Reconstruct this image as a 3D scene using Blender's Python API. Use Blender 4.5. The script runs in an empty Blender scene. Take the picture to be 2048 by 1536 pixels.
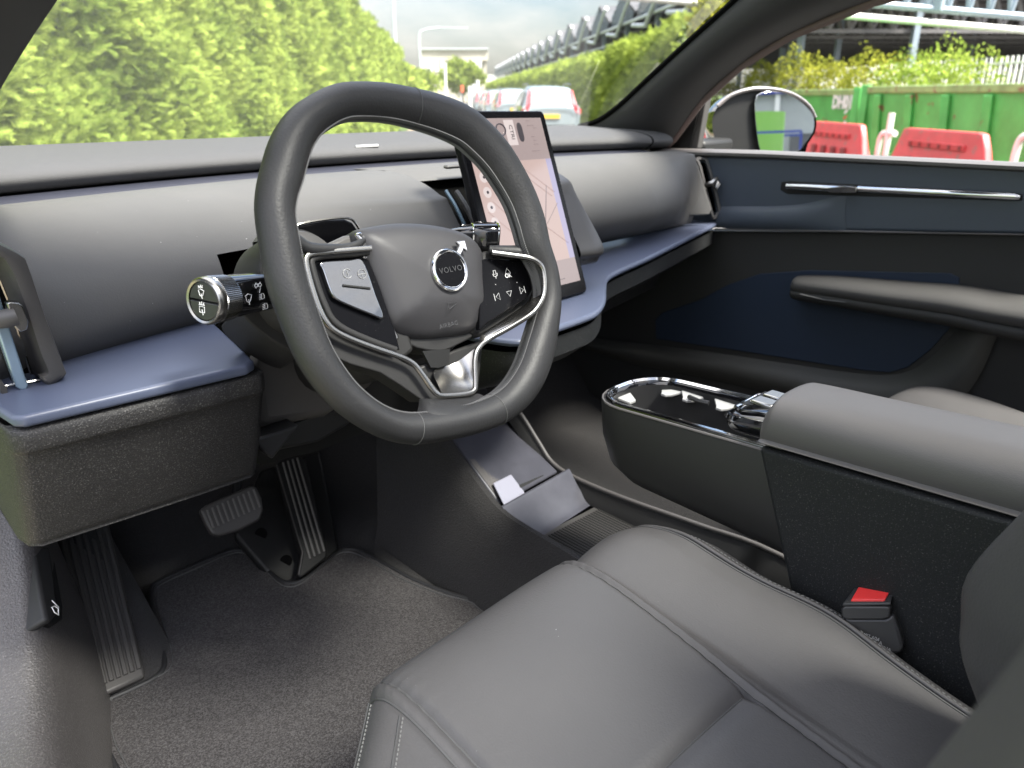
import bpy, bmesh, math, random
import numpy as np
from mathutils import Vector, Matrix
random.seed(7); rng = np.random.default_rng(7)
scene = bpy.context.scene
COL = scene.collection
rad = math.radians
# ---------------------------------------------------------------- camera
CAM = np.array([-.775, -.589, 1.08]); YAW, PITCH, FPX = rad(43.), rad(20.6), 1539.
cF = np.array([math.sin(YAW)*math.cos(PITCH), math.cos(YAW)*math.cos(PITCH), -math.sin(PITCH)])
cR = np.array([math.cos(YAW), -math.sin(YAW), 0.]); cU = np.cross(cR, cF)
cd = bpy.data.cameras.new('camera'); cam = bpy.data.objects.new('camera', cd); COL.objects.link(cam)
cam.location = CAM; cam.rotation_euler = (math.pi/2-PITCH, 0, -YAW)
cd.sensor_width = 36; cd.lens = 36*FPX/2048; cd.clip_start = .01; cd.clip_end = 2000
cd.dof.use_dof = True; cd.dof.focus_distance = .80; cd.dof.aperture_fstop = 7.5
scene.camera = cam
# ---------------------------------------------------------------- light
SUN_AZ, SUN_EL = 165., 56.          # azimuth from +y clockwise (to +x), elevation
world = bpy.data.worlds.new('World'); scene.world = world; world.use_nodes = True
nt = world.node_tree; nt.nodes.clear()
out = nt.nodes.new('ShaderNodeOutputWorld'); bg = nt.nodes.new('ShaderNodeBackground')
sky = nt.nodes.new('ShaderNodeTexSky'); sky.sky_type = 'NISHITA'; sky.sun_disc = False
sky.sun_elevation = rad(SUN_EL); sky.sun_rotation = rad(SUN_AZ); sky.altitude = 0; sky.dust_density = 2.; sky.air_density = 1.0
tc = nt.nodes.new('ShaderNodeTexCoord'); mp = nt.nodes.new('ShaderNodeMapping'); mp.inputs['Scale'].default_value = (1, 1, 2.6)
cn = nt.nodes.new('ShaderNodeTexNoise'); cn.inputs['Scale'].default_value = 2.3; cn.inputs['Detail'].default_value = 7; cn.inputs['Roughness'].default_value = .58
cr = nt.nodes.new('ShaderNodeValToRGB'); cr.color_ramp.elements[0].position = .41; cr.color_ramp.elements[1].position = .66
mx = nt.nodes.new('ShaderNodeMixRGB'); mx.inputs['Color2'].default_value = (7.4, 6.9, 6.5, 1)
mlt = nt.nodes.new('ShaderNodeMath'); mlt.operation = 'MULTIPLY'; mlt.inputs[1].default_value = .95
L = nt.links
L.new(tc.outputs['Generated'], mp.inputs['Vector']); L.new(mp.outputs[0], cn.inputs['Vector']); L.new(cn.outputs['Fac'], cr.inputs[0])
L.new(cr.outputs[0], mlt.inputs[0]); L.new(mlt.outputs[0], mx.inputs['Fac']); L.new(sky.outputs[0], mx.inputs['Color1'])
sx_ = nt.nodes.new('ShaderNodeSeparateXYZ'); L.new(tc.outputs['Generated'], sx_.inputs[0])      # an overcast sky is brighter towards the zenith
gm = nt.nodes.new('ShaderNodeMapRange'); gm.inputs['From Min'].default_value = 0; gm.inputs['From Max'].default_value = .8; gm.inputs['To Min'].default_value = .28; gm.inputs['To Max'].default_value = 1.35
L.new(sx_.outputs['Z'], gm.inputs['Value']); gs_ = nt.nodes.new('ShaderNodeVectorMath'); gs_.operation = 'SCALE'; L.new(mx.outputs[0], gs_.inputs[0]); L.new(gm.outputs[0], gs_.inputs['Scale'])
L.new(gs_.outputs[0], bg.inputs[0]); L.new(bg.outputs[0], out.inputs[0]); bg.inputs['Strength'].default_value = .15
sd = bpy.data.lights.new('sun', 'SUN'); sd.energy = 4.6; sd.angle = rad(12.); sd.color = (1, .95, .87)
sun = bpy.data.objects.new('sun', sd); COL.objects.link(sun)
az, el = rad(SUN_AZ), rad(SUN_EL)
sdir = Vector((math.sin(az)*math.cos(el), math.cos(az)*math.cos(el), math.sin(el)))
sun.rotation_euler = sdir.to_track_quat('Z', 'Y').to_euler()
vs = scene.view_settings; vs.view_transform = 'Standard'; vs.look = 'None'; vs.exposure = 2.0; vs.gamma = 1; vs.use_curve_mapping = False
scene.cycles.max_bounces = 10; scene.cycles.diffuse_bounces = 5; scene.cycles.glossy_bounces = 4; scene.cycles.transparent_max_bounces = 12
scene.cycles.use_denoising = True; scene.cycles.sample_clamp_indirect = 8; scene.cycles.use_fast_gi = False
# ---------------------------------------------------------------- measuring: a point of the photograph on a real plane of the car
def U(px, py, x=None, y=None, z=None, P=None, N=None):
    d = cF+(px-1024)/FPX*cR+(768-py)/FPX*cU
    if P is None:
        if x is not None: t = (x-CAM[0])/d[0]
        elif y is not None: t = (y-CAM[1])/d[1]
        else: t = (z-CAM[2])/d[2]
    else:
        N = np.array(N, float); t = np.dot(np.array(P, float)-CAM, N)/np.dot(d, N)
    return CAM+d*t
# ---------------------------------------------------------------- things, parts
def thing(name, label, cat, loc=(0, 0, 0), rotz=0, group=None):
    o = bpy.data.objects.new(name, None); COL.objects.link(o); o.location = loc; o.rotation_euler = (0, 0, rotz)
    o.empty_display_size = .1
    o['label'] = label; o['category'] = cat
    if group: o['group'] = group
    return o
def off(parent):
    o = np.zeros(3)
    while parent is not None:
        o = o+np.array(parent.location); parent = parent.parent
    return o
def mk(name, verts, faces, m, parent=None, smooth=True, bevel=0, seg=2, sub=0, solid=0, local=False, label=None, soff=-1, crease=35):
    v = np.array(verts, float).reshape(-1, 3)
    if not local: v = v-off(parent)
    me = bpy.data.meshes.new(name); me.from_pydata(v.tolist(), [], faces); me.update()
    o = bpy.data.objects.new(name, me); COL.objects.link(o)
    if parent is not None: o.parent = parent
    for mm in (m if isinstance(m, (list, tuple)) else [m]): me.materials.append(mm)
    if solid:
        s = o.modifiers.new('solid', 'SOLIDIFY'); s.thickness = solid; s.offset = soff
    if bevel:
        b = o.modifiers.new('bevel', 'BEVEL'); b.width = bevel; b.segments = seg; b.limit_method = 'ANGLE'; b.angle_limit = rad(crease); b.harden_normals = False
    if sub:
        s = o.modifiers.new('sub', 'SUBSURF'); s.levels = sub; s.render_levels = sub
    if smooth:
        me.polygons.foreach_set('use_smooth', [True]*len(me.polygons))
        if not sub: 
            try: me.set_sharp_from_angle(angle=rad(50))
            except Exception: pass
    if label: o['label'] = label
    return o
def cm(pts, n=6, closed=False):
    P = np.array(pts, float); N = len(P); res = []
    for i in range(N if closed else N-1):
        if closed: p0, p1, p2, p3 = P[i-1], P[i], P[(i+1) % N], P[(i+2) % N]
        else:
            p1, p2 = P[i], P[i+1]; p0 = P[i-1] if i > 0 else 2*p1-p2; p3 = P[i+2] if i < N-2 else 2*p2-p1
        for k in range(n):
            t = k/n; res.append(.5*((2*p1)+(-p0+p2)*t+(2*p0-5*p1+4*p2-p3)*t*t+(-p0+3*p1-3*p2+p3)*t**3))
    if not closed: res.append(P[-1])
    return np.array(res)
def gridf(nu, nv, cu=False, cv=False, base=0):
    f = []
    for i in range(nu if cu else nu-1):
        for j in range(nv if cv else nv-1):
            a, b = i, (i+1) % nu; c, d = j, (j+1) % nv
            f.append((base+a*nv+c, base+b*nv+c, base+b*nv+d, base+a*nv+d))
    return f
def loft(name, rows, m, parent=None, cu=False, cv=False, caps=False, **k):
    rows = np.array(rows, float); nu, nv = rows.shape[:2]
    f = gridf(nu, nv, cu, cv)
    if caps: f.append(tuple(range(nv))[::-1]); f.append(tuple((nu-1)*nv+j for j in range(nv)))
    return mk(name, rows.reshape(-1, 3), f, m, parent, **k)
def frames(P, closed=False, up=None):
    P = np.array(P, float); n = len(P)
    if closed: T = np.roll(P, -1, 0)-np.roll(P, 1, 0)
    else: T = np.gradient(P, axis=0)
    T /= np.maximum(np.linalg.norm(T, axis=1, keepdims=True), 1e-9)
    res = []; a = np.array(up if up is not None else (0, 0, 1.), float)
    if up is None and abs(T[0]@a) > .9: a = np.array((1., 0, 0))
    for t in T:
        b = a-t*(a@t); b /= max(np.linalg.norm(b), 1e-9); s = np.cross(t, b); res.append((s, b))
        if up is None: a = b
    return res
def sweepv(P, sec, closed=False, up=None, scale=None):
    P = np.array(P, float); fr = frames(P, closed, up); rows = []
    for i, (s, b) in enumerate(fr):
        k = 1 if scale is None else scale[i]
        kx, ky = k if isinstance(k, (tuple, list, np.ndarray)) else (k, k)
        rows.append([P[i]+s*q[0]*kx+b*q[1]*ky for q in sec])
    return rows
def circ(r, n=10, ry=None):
    return [(r*math.cos(2*math.pi*i/n), (ry or r)*math.sin(2*math.pi*i/n)) for i in range(n)]
def tube(name, P, r, m, parent=None, closed=False, n=8, up=None, scale=None, ry=None, sec=None, **k):
    rows = sweepv(P, sec or circ(r, n, ry), closed, up, scale)
    return loft(name, rows, m, parent, cu=closed, cv=True, caps=not closed, **k)
def rrect(w, h, r, n=5):
    o = []
    for cx, cy, a0 in ((w/2-r, h/2-r, 0), (-w/2+r, h/2-r, 90), (-w/2+r, -h/2+r, 180), (w/2-r, -h/2+r, 270)):
        for i in range(n+1):
            a = rad(a0+90*i/n); o.append((cx+r*math.cos(a), cy+r*math.sin(a)))
    return o
def plate(name, outline, vec, m, parent=None, bevel=0, **k):
    """outline of 3-D points, given thickness along vec"""
    A = np.array(outline, float); B = A+np.array(vec, float); n = len(A)
    f = [tuple(range(n)), tuple(range(2*n-1, n-1, -1))]+[(i, i+n, (i+1) % n+n, (i+1) % n) for i in range(n)]
    c = A.mean(0); nr = np.zeros(3)
    for i in range(n): nr += np.cross(A[i]-c, A[(i+1) % n]-c)
    if nr@np.array(vec, float) > 0: f = [q[::-1] for q in f]
    return mk(name, np.vstack([A, B]), f, m, parent, bevel=bevel, **k)
def boxv(c, s, R=None):
    v = np.array([(a, b, d) for a in (-.5, .5) for b in (-.5, .5) for d in (-.5, .5)])*np.array(s)
    if R is not None: v = v@np.array(R).T
    return v+np.array(c), [(0, 1, 3, 2), (4, 6, 7, 5), (0, 4, 5, 1), (2, 3, 7, 6), (0, 2, 6, 4), (1, 5, 7, 3)]
def box(name, c, s, m, parent=None, R=None, bevel=.003, **k):
    v, f = boxv(c, s, R); return mk(name, v, f, m, parent, bevel=bevel, **k)
class MB:
    def __init__(s): s.v = []; s.f = []; s.n = 0
    def add(s, v, f):
        v = np.array(v, float).reshape(-1, 3); s.v.append(v); s.f += [tuple(i+s.n for i in q) for q in f]; s.n += len(v)
    def box(s, c, d, R=None): s.add(*boxv(c, d, R))
    def tube(s, P, r, n=6, closed=False, up=None):
        rows = np.array(sweepv(P, circ(r, n), closed, up)); nu = len(rows)
        f = gridf(nu, n, closed, True)
        if not closed: f += [tuple(range(n))[::-1], tuple((nu-1)*n+j for j in range(n))]
        s.add(rows, f)
    def bar(s, a, b, w, h=None):
        a, b = np.array(a, float), np.array(b, float); h = h or w
        s.add(np.array(sweepv([a, b], [(-w/2, -h/2), (w/2, -h/2), (w/2, h/2), (-w/2, h/2)])).reshape(-1, 3),
              [(0, 1, 5, 4), (1, 2, 6, 5), (2, 3, 7, 6), (3, 0, 4, 7), (3, 2, 1, 0), (4, 5, 6, 7)])
    def build(s, name, m, parent=None, **k): return mk(name, np.vstack(s.v), s.f, m, parent, **k)
def Rz(a): return np.array([[math.cos(a), -math.sin(a), 0], [math.sin(a), math.cos(a), 0], [0, 0, 1]])
def Rx(a): return np.array([[1, 0, 0], [0, math.cos(a), -math.sin(a)], [0, math.sin(a), math.cos(a)]])
def text(name, s, O, ex, ey, size, m, parent=None, lift=.0004, bold=.0, spacing=1., label=None):
    cu = bpy.data.curves.new(name, 'FONT'); cu.body = s; cu.size = size; cu.align_x = 'CENTER'; cu.align_y = 'CENTER'; cu.extrude = size*.02; cu.offset = bold*size; cu.space_character = spacing; cu.resolution_u = 3
    t = bpy.data.objects.new(name, cu); COL.objects.link(t); bpy.context.view_layer.update()
    me = bpy.data.meshes.new_from_object(t.evaluated_get(bpy.context.evaluated_depsgraph_get()))
    bpy.data.objects.remove(t); ex = np.array(ex, float); ey = np.array(ey, float); ez = np.cross(ex, ey); ez /= np.linalg.norm(ez)
    for v in me.vertices:
        p = np.array(O)+ex*v.co.x+ey*v.co.y+ez*(v.co.z+lift)-off(parent); v.co = p
    me.materials.clear(); me.materials.append(m)
    o = bpy.data.objects.new(name, me); COL.objects.link(o); o.parent = parent
    return o
# ---------------------------------------------------------------- materials
def mat(name, col, rough=.5, metal=0, spec=.5, bump=0, bscale=400, bdist=.001, var=0, vscale=20, speck=None, coat=0, sheen=0, alpha=None, emit=None, detail=3, voro=False, aniso=None):
    m = bpy.data.materials.new(name); m.use_nodes = True; n = m.node_tree; p = n.nodes['Principled BSDF']
    p.inputs['Base Color'].default_value = (*col, 1); p.inputs['Roughness'].default_value = rough; p.inputs['Metallic'].default_value = metal
    p.inputs['Specular IOR Level'].default_value = spec
    if coat: p.inputs['Coat Weight'].default_value = coat; p.inputs['Coat Roughness'].default_value = .03
    if sheen: p.inputs['Sheen Weight'].default_value = sheen; p.inputs['Sheen Roughness'].default_value = .5
    if emit: p.inputs['Emission Color'].default_value = (*emit[:3], 1); p.inputs['Emission Strength'].default_value = emit[3]
    t = n.nodes.new('ShaderNodeTexCoord')
    def noise(sc, d=3, r=.5):
        q = n.nodes.new('ShaderNodeTexNoise'); q.inputs['Scale'].default_value = sc; q.inputs['Detail'].default_value = d; q.inputs['Roughness'].default_value = r
        n.links.new(t.outputs['Object'], q.inputs['Vector']); return q
    if bump:
        if voro:
            q = n.nodes.new('ShaderNodeTexVoronoi'); q.inputs['Scale'].default_value = bscale; n.links.new(t.outputs['Object'], q.inputs['Vector']); so = q.outputs['Distance']
        else: so = noise(bscale, detail).outputs['Fac']
        b = n.nodes.new('ShaderNodeBump'); b.inputs['Strength'].default_value = bump; b.inputs['Distance'].default_value = bdist
        n.links.new(so, b.inputs['Height']); n.links.new(b.outputs[0], p.inputs['Normal'])
    last = None
    if var:
        q = noise(vscale, 5, .6); r = n.nodes.new('ShaderNodeMapRange'); r.inputs['From Min'].default_value = .3; r.inputs['From Max'].default_value = .7
        r.inputs['To Min'].default_value = 1-var; r.inputs['To Max'].default_value = 1+var; n.links.new(q.outputs['Fac'], r.inputs['Value'])
        c = n.nodes.new('ShaderNodeVectorMath'); c.operation = 'SCALE'; c.inputs[0].default_value = col; n.links.new(r.outputs[0], c.inputs['Scale']); last = c.outputs[0]
        rr = n.nodes.new('ShaderNodeMapRange'); rr.inputs['To Min'].default_value = max(0, rough-.08); rr.inputs['To Max'].default_value = min(1, rough+.08)
        n.links.new(q.outputs['Fac'], rr.inputs['Value']); n.links.new(rr.outputs[0], p.inputs['Roughness'])
    if speck:
        sc, lo, hi, c2 = speck
        q = noise(sc, 2, .6); r = n.nodes.new('ShaderNodeMapRange'); r.inputs['From Min'].default_value = lo; r.inputs['From Max'].default_value = hi
        n.links.new(q.outputs['Fac'], r.inputs['Value']); mm = n.nodes.new('ShaderNodeMixRGB'); n.links.new(r.outputs[0], mm.inputs['Fac'])
        if last is not None: n.links.new(last, mm.inputs['Color1'])
        else: mm.inputs['Color1'].default_value = (*col, 1)
        mm.inputs['Color2'].default_value = (*c2, 1); last = mm.outputs[0]
    if last is not None: n.links.new(last, p.inputs['Base Color'])
    return m
def glass_mat(name, tint=(1, 1, 1), refl=1.0, rough=0.0):
    m = bpy.data.materials.new(name); m.use_nodes = True; n = m.node_tree; n.nodes.clear()
    o = n.nodes.new('ShaderNodeOutputMaterial'); mi = n.nodes.new('ShaderNodeMixShader'); tr = n.nodes.new('ShaderNodeBsdfTransparent'); gl = n.nodes.new('ShaderNodeBsdfGlossy')
    fr = n.nodes.new('ShaderNodeFresnel'); fr.inputs['IOR'].default_value = 1.4; tr.inputs[0].default_value = (*tint, 1); gl.inputs['Roughness'].default_value = rough
    ml = n.nodes.new('ShaderNodeMath'); ml.operation = 'MULTIPLY'; ml.inputs[1].default_value = refl
    n.links.new(fr.outputs[0], ml.inputs[0]); n.links.new(ml.outputs[0], mi.inputs[0]); n.links.new(tr.outputs[0], mi.inputs[1]); n.links.new(gl.outputs[0], mi.inputs[2]); n.links.new(mi.outputs[0], o.inputs[0])
    return m
M = {}
M['leather'] = mat('rim_leather', (.022, .022, .023), .5, spec=.40, bump=.5, bscale=420, bdist=.0005, var=.08, vscale=30)
M['hub'] = mat('airbag_plastic', (.038, .037, .040), .5, bump=.35, bscale=1100, bdist=.0003)
M['stitch'] = mat('black_thread', (.12, .12, .122), .55)
M['stitchl'] = mat('pale_thread', (.17, .17, .165), .6)
M['dash'] = mat('soft_grey_plastic', (.092, .0905, .088), .64, spec=.3, bump=.5, bscale=600, bdist=.0004, var=.06, vscale=9, speck=(210, .775, .79, (.30, .30, .29)))
M['dashdark'] = mat('vent_surround_plastic', (.058, .055, .053), .45, bump=.25, bscale=1300, bdist=.0003)
M['pad'] = mat('dash_fabric', (.066, .066, .068), .75, bump=.7, bscale=1100, bdist=.0006, voro=True)
M['groove'] = mat('groove_lilac', (.032, .034, .048), .4)
M['shelf'] = mat('blue_trim', (.078, .092, .138), .36, bump=.15, bscale=900, bdist=.0002)
M['speck'] = mat('speckled_plastic', (.024, .023, .023), .55, spec=.35, bump=.8, bscale=550, bdist=.0010, speck=(700, .56, .70, (.095, .092, .088)))
M['speckfine'] = mat('fine_speckled_plastic', (.013, .014, .015), .55, spec=.3, bump=.6, bscale=600, bdist=.0008, speck=(620, .60, .74, (.075, .075, .073)))
M['sill'] = mat('sill_plastic', (.058, .054, .053), .40, bump=.9, bscale=420, bdist=.0009, speck=(520, .52, .72, (.11, .105, .10)))
M['black'] = mat('black_plastic', (.012, .012, .012), .5, spec=.3)
M['blacksat'] = mat('satin_black', (.022, .022, .023), .4, bump=.2, bscale=1200, bdist=.0002)
M['gloss'] = mat('piano_black', (.006, .006, .007), .045, spec=.6, coat=.6, speck=(420, .74, .80, (.05, .05, .05)))
M['glossw'] = mat('button_black', (.006, .006, .007), .03, spec=1, coat=1); M['glossw'].node_tree.nodes['Principled BSDF'].inputs['Coat IOR'].default_value = 3.6
M['glossd'] = mat('dusty_piano_black', (.005, .005, .006), .18, spec=.12, speck=(520, .70, .76, (.06, .06, .06)))
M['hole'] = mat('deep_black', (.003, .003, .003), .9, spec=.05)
M['chrome'] = mat('satin_chrome', (.36, .35, .33), .27, metal=1)
M['chromeb'] = mat('bright_chrome', (.75, .75, .75), .08, metal=1)
M['chromed'] = mat('dark_chrome', (.30, .295, .285), .22, metal=1)
M['white'] = mat('white_print', (.75, .75, .75), .5)
M['greyprint'] = mat('grey_print', (.30, .30, .30), .5)
M['emboss'] = mat('embossed_print', (.10, .10, .105), .45)
M['ribm'] = mat('pedal_rib_rubber', (.12, .115, .11), .45)
M['doorlip'] = mat('door_pocket_lip', (.050, .050, .046), .6, spec=.3, bump=.4, bscale=900, bdist=.0005)
M['armd'] = mat('door_armrest_leather', (.042, .041, .040), .62, spec=.3, bump=.3, bscale=900, bdist=.0004)
M['carpet'] = mat('carpet', (.031, .030, .030), .95, spec=.05, bump=.8, bscale=420, bdist=.002, speck=(520, .50, .72, (.042, .040, .040)), sheen=.1)
M['mat'] = mat('mat_pile', (.024, .022, .022), .95, spec=.05, bump=.8, bscale=420, bdist=.002, speck=(500, .40, .68, (.068, .064, .064)), var=.14, vscale=9, sheen=.1)
M['binding'] = mat('mat_binding', (.012, .012, .013), .6)
M['rubber'] = mat('rubber', (.052, .049, .047), .5, bump=.2, bscale=700, bdist=.0003)
M['seat'] = mat('seat_leather', (.060, .0580, .0585), .50, spec=.42, bump=.55, bscale=480, bdist=.0005, var=.05, vscale=7, speck=(190, .785, .795, (.24, .24, .23)))
M['seatdark'] = mat('seat_piping', (.06, .06, .06), .5)
M['console'] = mat('console_plastic', (.026, .0255, .025), .48, spec=.3, bump=.25, bscale=1300, bdist=.0003)
M['armrest'] = mat('armrest_leather', (.078, .0735, .0725), .5, bump=.35, bscale=1000, bdist=.0004)
M['doorblue'] = mat('door_blue_panel', (.050, .062, .082), .45, bump=.2, bscale=1100, bdist=.0003)
M['doorblack'] = mat('door_lower_panel', (.027, .027, .0262), .6, spec=.3, bump=.4, bscale=1000, bdist=.0005)
M['pocket'] = mat('door_pocket_blue', (.015, .024, .043), .55, spec=.3)
M['doorgrey'] = mat('door_grey_trim', (.095, .088, .085), .5, bump=.2, bscale=1100, bdist=.0003)
M['pillar'] = mat('pillar_cloth', (.028, .028, .029), .7, bump=.4, bscale=1200, bdist=.0004)
M['lilac'] = mat('charging_pad', (.062, .062, .076), .42, bump=.2, bscale=900, bdist=.0003, var=.15, vscale=25)
M['red'] = mat('red_plastic', (.70, .035, .035), .35)
M['glass'] = glass_mat('clear_glass', (.95, .97, .95), .30)
M['tint'] = glass_mat('tinted_glass', (.40, .415, .415), .4)
M['mirror'] = mat('mirror_glass', (.85, .87, .88), .01, metal=1)
M['paint'] = mat('dark_car_paint', (.30, .26, .25), .25, coat=1)
M['vane'] = mat('light_blue_vane', (.30, .40, .48), .25, metal=.6)
# ================================================================ THE CAR'S BODY
def bow(x): return -.27*x*x
body = thing('car_body', 'dark grey cabin shell with windscreen, pillars, tunnel and footwell trim around the seats', 'car body', (0, 0, -.3))
# floor carpet of the car (what everything stands on)
fl = []
for y in np.linspace(-.9, .95, 30):
    row = []
    for x in np.linspace(-.70, .72, 40):
        z = .335
        if y > .55: z += (y-.55)**2*1.6+max(0, y-.62)*.9
        row.append((x, y, z))
    fl.append(row)
o = loft('floor', fl, M['carpet']); o['kind'] = 'structure'; o['label'] = 'dark grey carpet on the floor of the car'
# tunnel wall (carpeted) on the driver's side
rows = []
for y, zt in ((-.5, .48), (-.1, .484), (.05, .488), (.12, .490), (.17, .497), (.22, .523), (.28, .562), (.34, .615), (.44, .78)):
    rows.append([(-.150, y, .33), (-.140, y, .37), (-.118, y, zt-.035), (-.108, y, zt-.012), (-.096, y, zt), (-.086, y, zt-.002), (-.083, y, zt-.02)])
rows = np.array(rows); rows = np.array([cm(rows[:, j], 5) for j in range(rows.shape[1])]).transpose(1, 0, 2)
loft('tunnel_carpet', rows, M['carpet'], body)
# footwell: carpet bulkhead, kick panels
loft('bulkhead', [[(x, y, z) for x in (-.72, .74)] for y, z in ((.66, .36), (.74, .50), (.80, .80), (.80, 1.0))], M['carpet'], body)
# door sill and kick panel beside the driver: one swept plastic moulding
sx = [(-.86, .20), (-.80, .36), (-.775, .43), (-.745, .452), (-.715, .445), (-.69, .40), (-.672, .36), (-.665, .30)]
rows = []
for y, dx, dz in ((-1.0, .0, 0), (-.4, 0, 0), (0., .0, 0), (.10, .0, .0), (.20, .015, .01), (.28, .035, .045), (.36, .058, .10), (.44, .075, .18), (.52, .080, .28), (.65, .08, .40), (.9, .05, .5)):
    rows.append([(x+dx*(1 if i > 2 else .6), y, z+(dz if 1 < i < 5 else (dz*.75 if i == 1 else (dz*.45 if i == 5 else 0)))) for i, (x, z) in enumerate(sx)])
rows = np.array(rows); rows = np.array([cm(rows[:, j], 5) for j in range(rows.shape[1])]).transpose(1, 0, 2)
rows = np.array([cm(r, 4) for r in rows]); loft('door_sill', rows, M['sill'], body)
tube('door_seal', [(-.80, -1.0, .385), (-.80, .0, .385), (-.79, .18, .40), (-.785, .3, .46), (-.78, .42, .60), (-.78, .50, .85)], .009, M['rubber'], body)
# bonnet release, a lever in the kick panel
PK, NK = (-.640, .375, .52), (.75, -.35, .45)
def K(px, py, d=0): return U(px, py, P=np.array(PK)+np.array(NK)*d, N=NK)
kn = np.array(NK)/np.linalg.norm(NK)
rec = plate('release_recess', [K(*p) for p in ((62, 1100), (75, 1088), (100, 1088), (112, 1130), (127, 1215), (126, 1238), (108, 1250), (90, 1246))], -kn*.030, M['black'], body, bevel=.002)
lev = plate('bonnet_release', [K(*p, .010) for p in ((68, 1110), (78, 1092), (100, 1092), (106, 1120), (118, 1225), (104, 1243), (92, 1240))], -kn*.030, M['console'], body, bevel=.006, seg=3)
text('release_symbol', '⌂/', K(111, 1217, .03), (.3, .9, .3), (-.5, -.1, .9), .016, M['white'], lev)
# dead pedal
A, B_, Cc, D_ = [U(105, 1040, y=.60), U(212, 1020, y=.60), U(291, 1352, y=.345), U(190, 1397, y=.34)]
nrm = np.cross(B_-A, D_-A); nrm /= np.linalg.norm(nrm); nrm *= np.sign(nrm[2])
fr = plate('footrest', [A, B_, Cc, D_], -nrm*.012, M['rubber'], body, bevel=.004)
mb = MB()
for i in range(7):
    t = .09+.82*i/6; a = A+(B_-A)*t; b = D_+(Cc-D_)*t
    a2, b2 = a+(b-a)*.01, a+(b-a)*.955
    for e in (-.3, .3):
        mb.tube([a2+(B_-A)*e*.055+nrm*.0012, b2+(Cc-D_)*e*.055+nrm*.0012], .0021, 6)
mb.build('footrest_ribs', M['rubber'], fr)
# carpet step beside the footrest
loft('footrest_carpet', [[(x, y, z) for (x, z) in ((-.66, .34+h), (-.60, .345+h), (-.55, .345+h), (-.52, .335+h*.6), (-.505, .30))] for y, h in ((.25, -.004), (.34, .0), (.42, .035), (.60, .15), (.8, .30))], M['carpet'], body)
# pillars ----------------------------------------------------------
def pillar(name, rows, m, **k):
    R = np.array(rows, float); R = np.array([cm(R[:, j], 6) for j in range(R.shape[1])]).transpose(1, 0, 2)
    return loft(name, R, m, body, cv=True, caps=True, **k)
def edge(pts, x0, x1): # x varies along
    n = len(pts); return [U(px, py, x=x0+(x1-x0)*i/(n-1)) for i, (px, py) in enumerate(pts)]
wsR = edge([(1160, 256), (1200, 243), (1240, 215), (1300, 160), (1385, 82), (1490, -12), (1640, -150), (1960, -420)], .655, .53)
wsRlow = [(.64, .60, .97)]
rearR = edge([(1318, 302), (1345, 275), (1400, 200), (1480, 128), (1580, 66), (1745, -2), (1950, -60), (2500, -190)], .705, .585)
rows = []
for i, (a, b) in enumerate(zip(wsR, rearR)):
    mid = (a+b)/2+np.array((-.035, -.02, 0)); q1 = a*.75+b*.25+np.array((-.028, -.012, 0)); q2 = a*.25+b*.75+np.array((-.026, -.012, -.0))
    outp = (a+b)/2+np.array((.05, .03, .01))
    rows.append([a, q1, mid, q2, b, b+(.03, .0, 0), outp, a+(.03, .03, 0)])
pillar('right_pillar', rows, M['pillar'])
tube('windscreen_seal', cm([np.array(a)+(.004, .006, .002) for a in wsR], 5), .007, M['hole'], body, n=6)
low = plate('pillar_base', [U(1150, 262, x=.66), U(1240, 222, x=.66), U(1330, 262, x=.68), U(1318, 303, x=.69), U(1200, 310, x=.66)], (.03, .02, 0), M['dash'], body, bevel=.01)
wl = [U(-40, 260, x=-.60), U(0, 180, x=-.60), U(58, 85, x=-.59), U(115, 0, x=-.58), U(200, -130, x=-.56), U(300, -280, x=-.54)]
rows = []
for a in wl:
    rows.append([a, a+(-.03, -.055, .012), a+(-.08, -.08, .01), a+(-.14, -.06, 0), a+(-.12, .05, 0), a+(-.02, .04, 0)])
pillar('left_pillar', rows, M['pillar'])
# windscreen, side seals
g0 = [(-.66, .70, 1.005), (-.3, .79, 1.005), (.0, .80, 1.005), (.35, .79, 1.005), (.70, .66, 1.005)]
g1 = [(-.56, -.08, 1.44), (-.25, -.04, 1.475), (0, -.03, 1.48), (.25, -.04, 1.475), (.56, -.08, 1.44)]
loft('windscreen', [cm(np.array(g0)*(1-t)+np.array(g1)*t+np.array((0, 0, .05*math.sin(math.pi*t))), 4) for t in np.linspace(0, 1, 9)], M['glass'], body)
# roof frame with its big glass panel, rear shell
box('roof_header', (0, -.14, 1.475), (1.16, .22, .035), M['pillar'], body, bevel=.01)
for s in (-1, 1):
    box('roof_rail', (s*.60, -1.0, 1.43), (.11, 1.85, .06), M['pillar'], body, bevel=.02)
mk('roof_glass', [(-.56, -1.95, 1.50), (.56, -1.95, 1.50), (.56, -.22, 1.485), (-.56, -.22, 1.485)], [(0, 1, 2, 3)], M['tint'], body, smooth=False)
box('rear_roof', (0, -2.15, 1.46), (1.2, .4, .04), M['pillar'], body)
box('rear_panel', (0, -2.45, .75), (1.3, .05, .75), M['doorblack'], body)
box('outer_sill', (-.84, -.3, .10), (.10, 2.4, .24), M['paint'], body, bevel=.03)
# bonnet in front of the screen and body sides below the windows
box('bonnet', (0, 1.25, .86), (1.5, .85, .10), M['paint'], body, bevel=.05)
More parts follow.
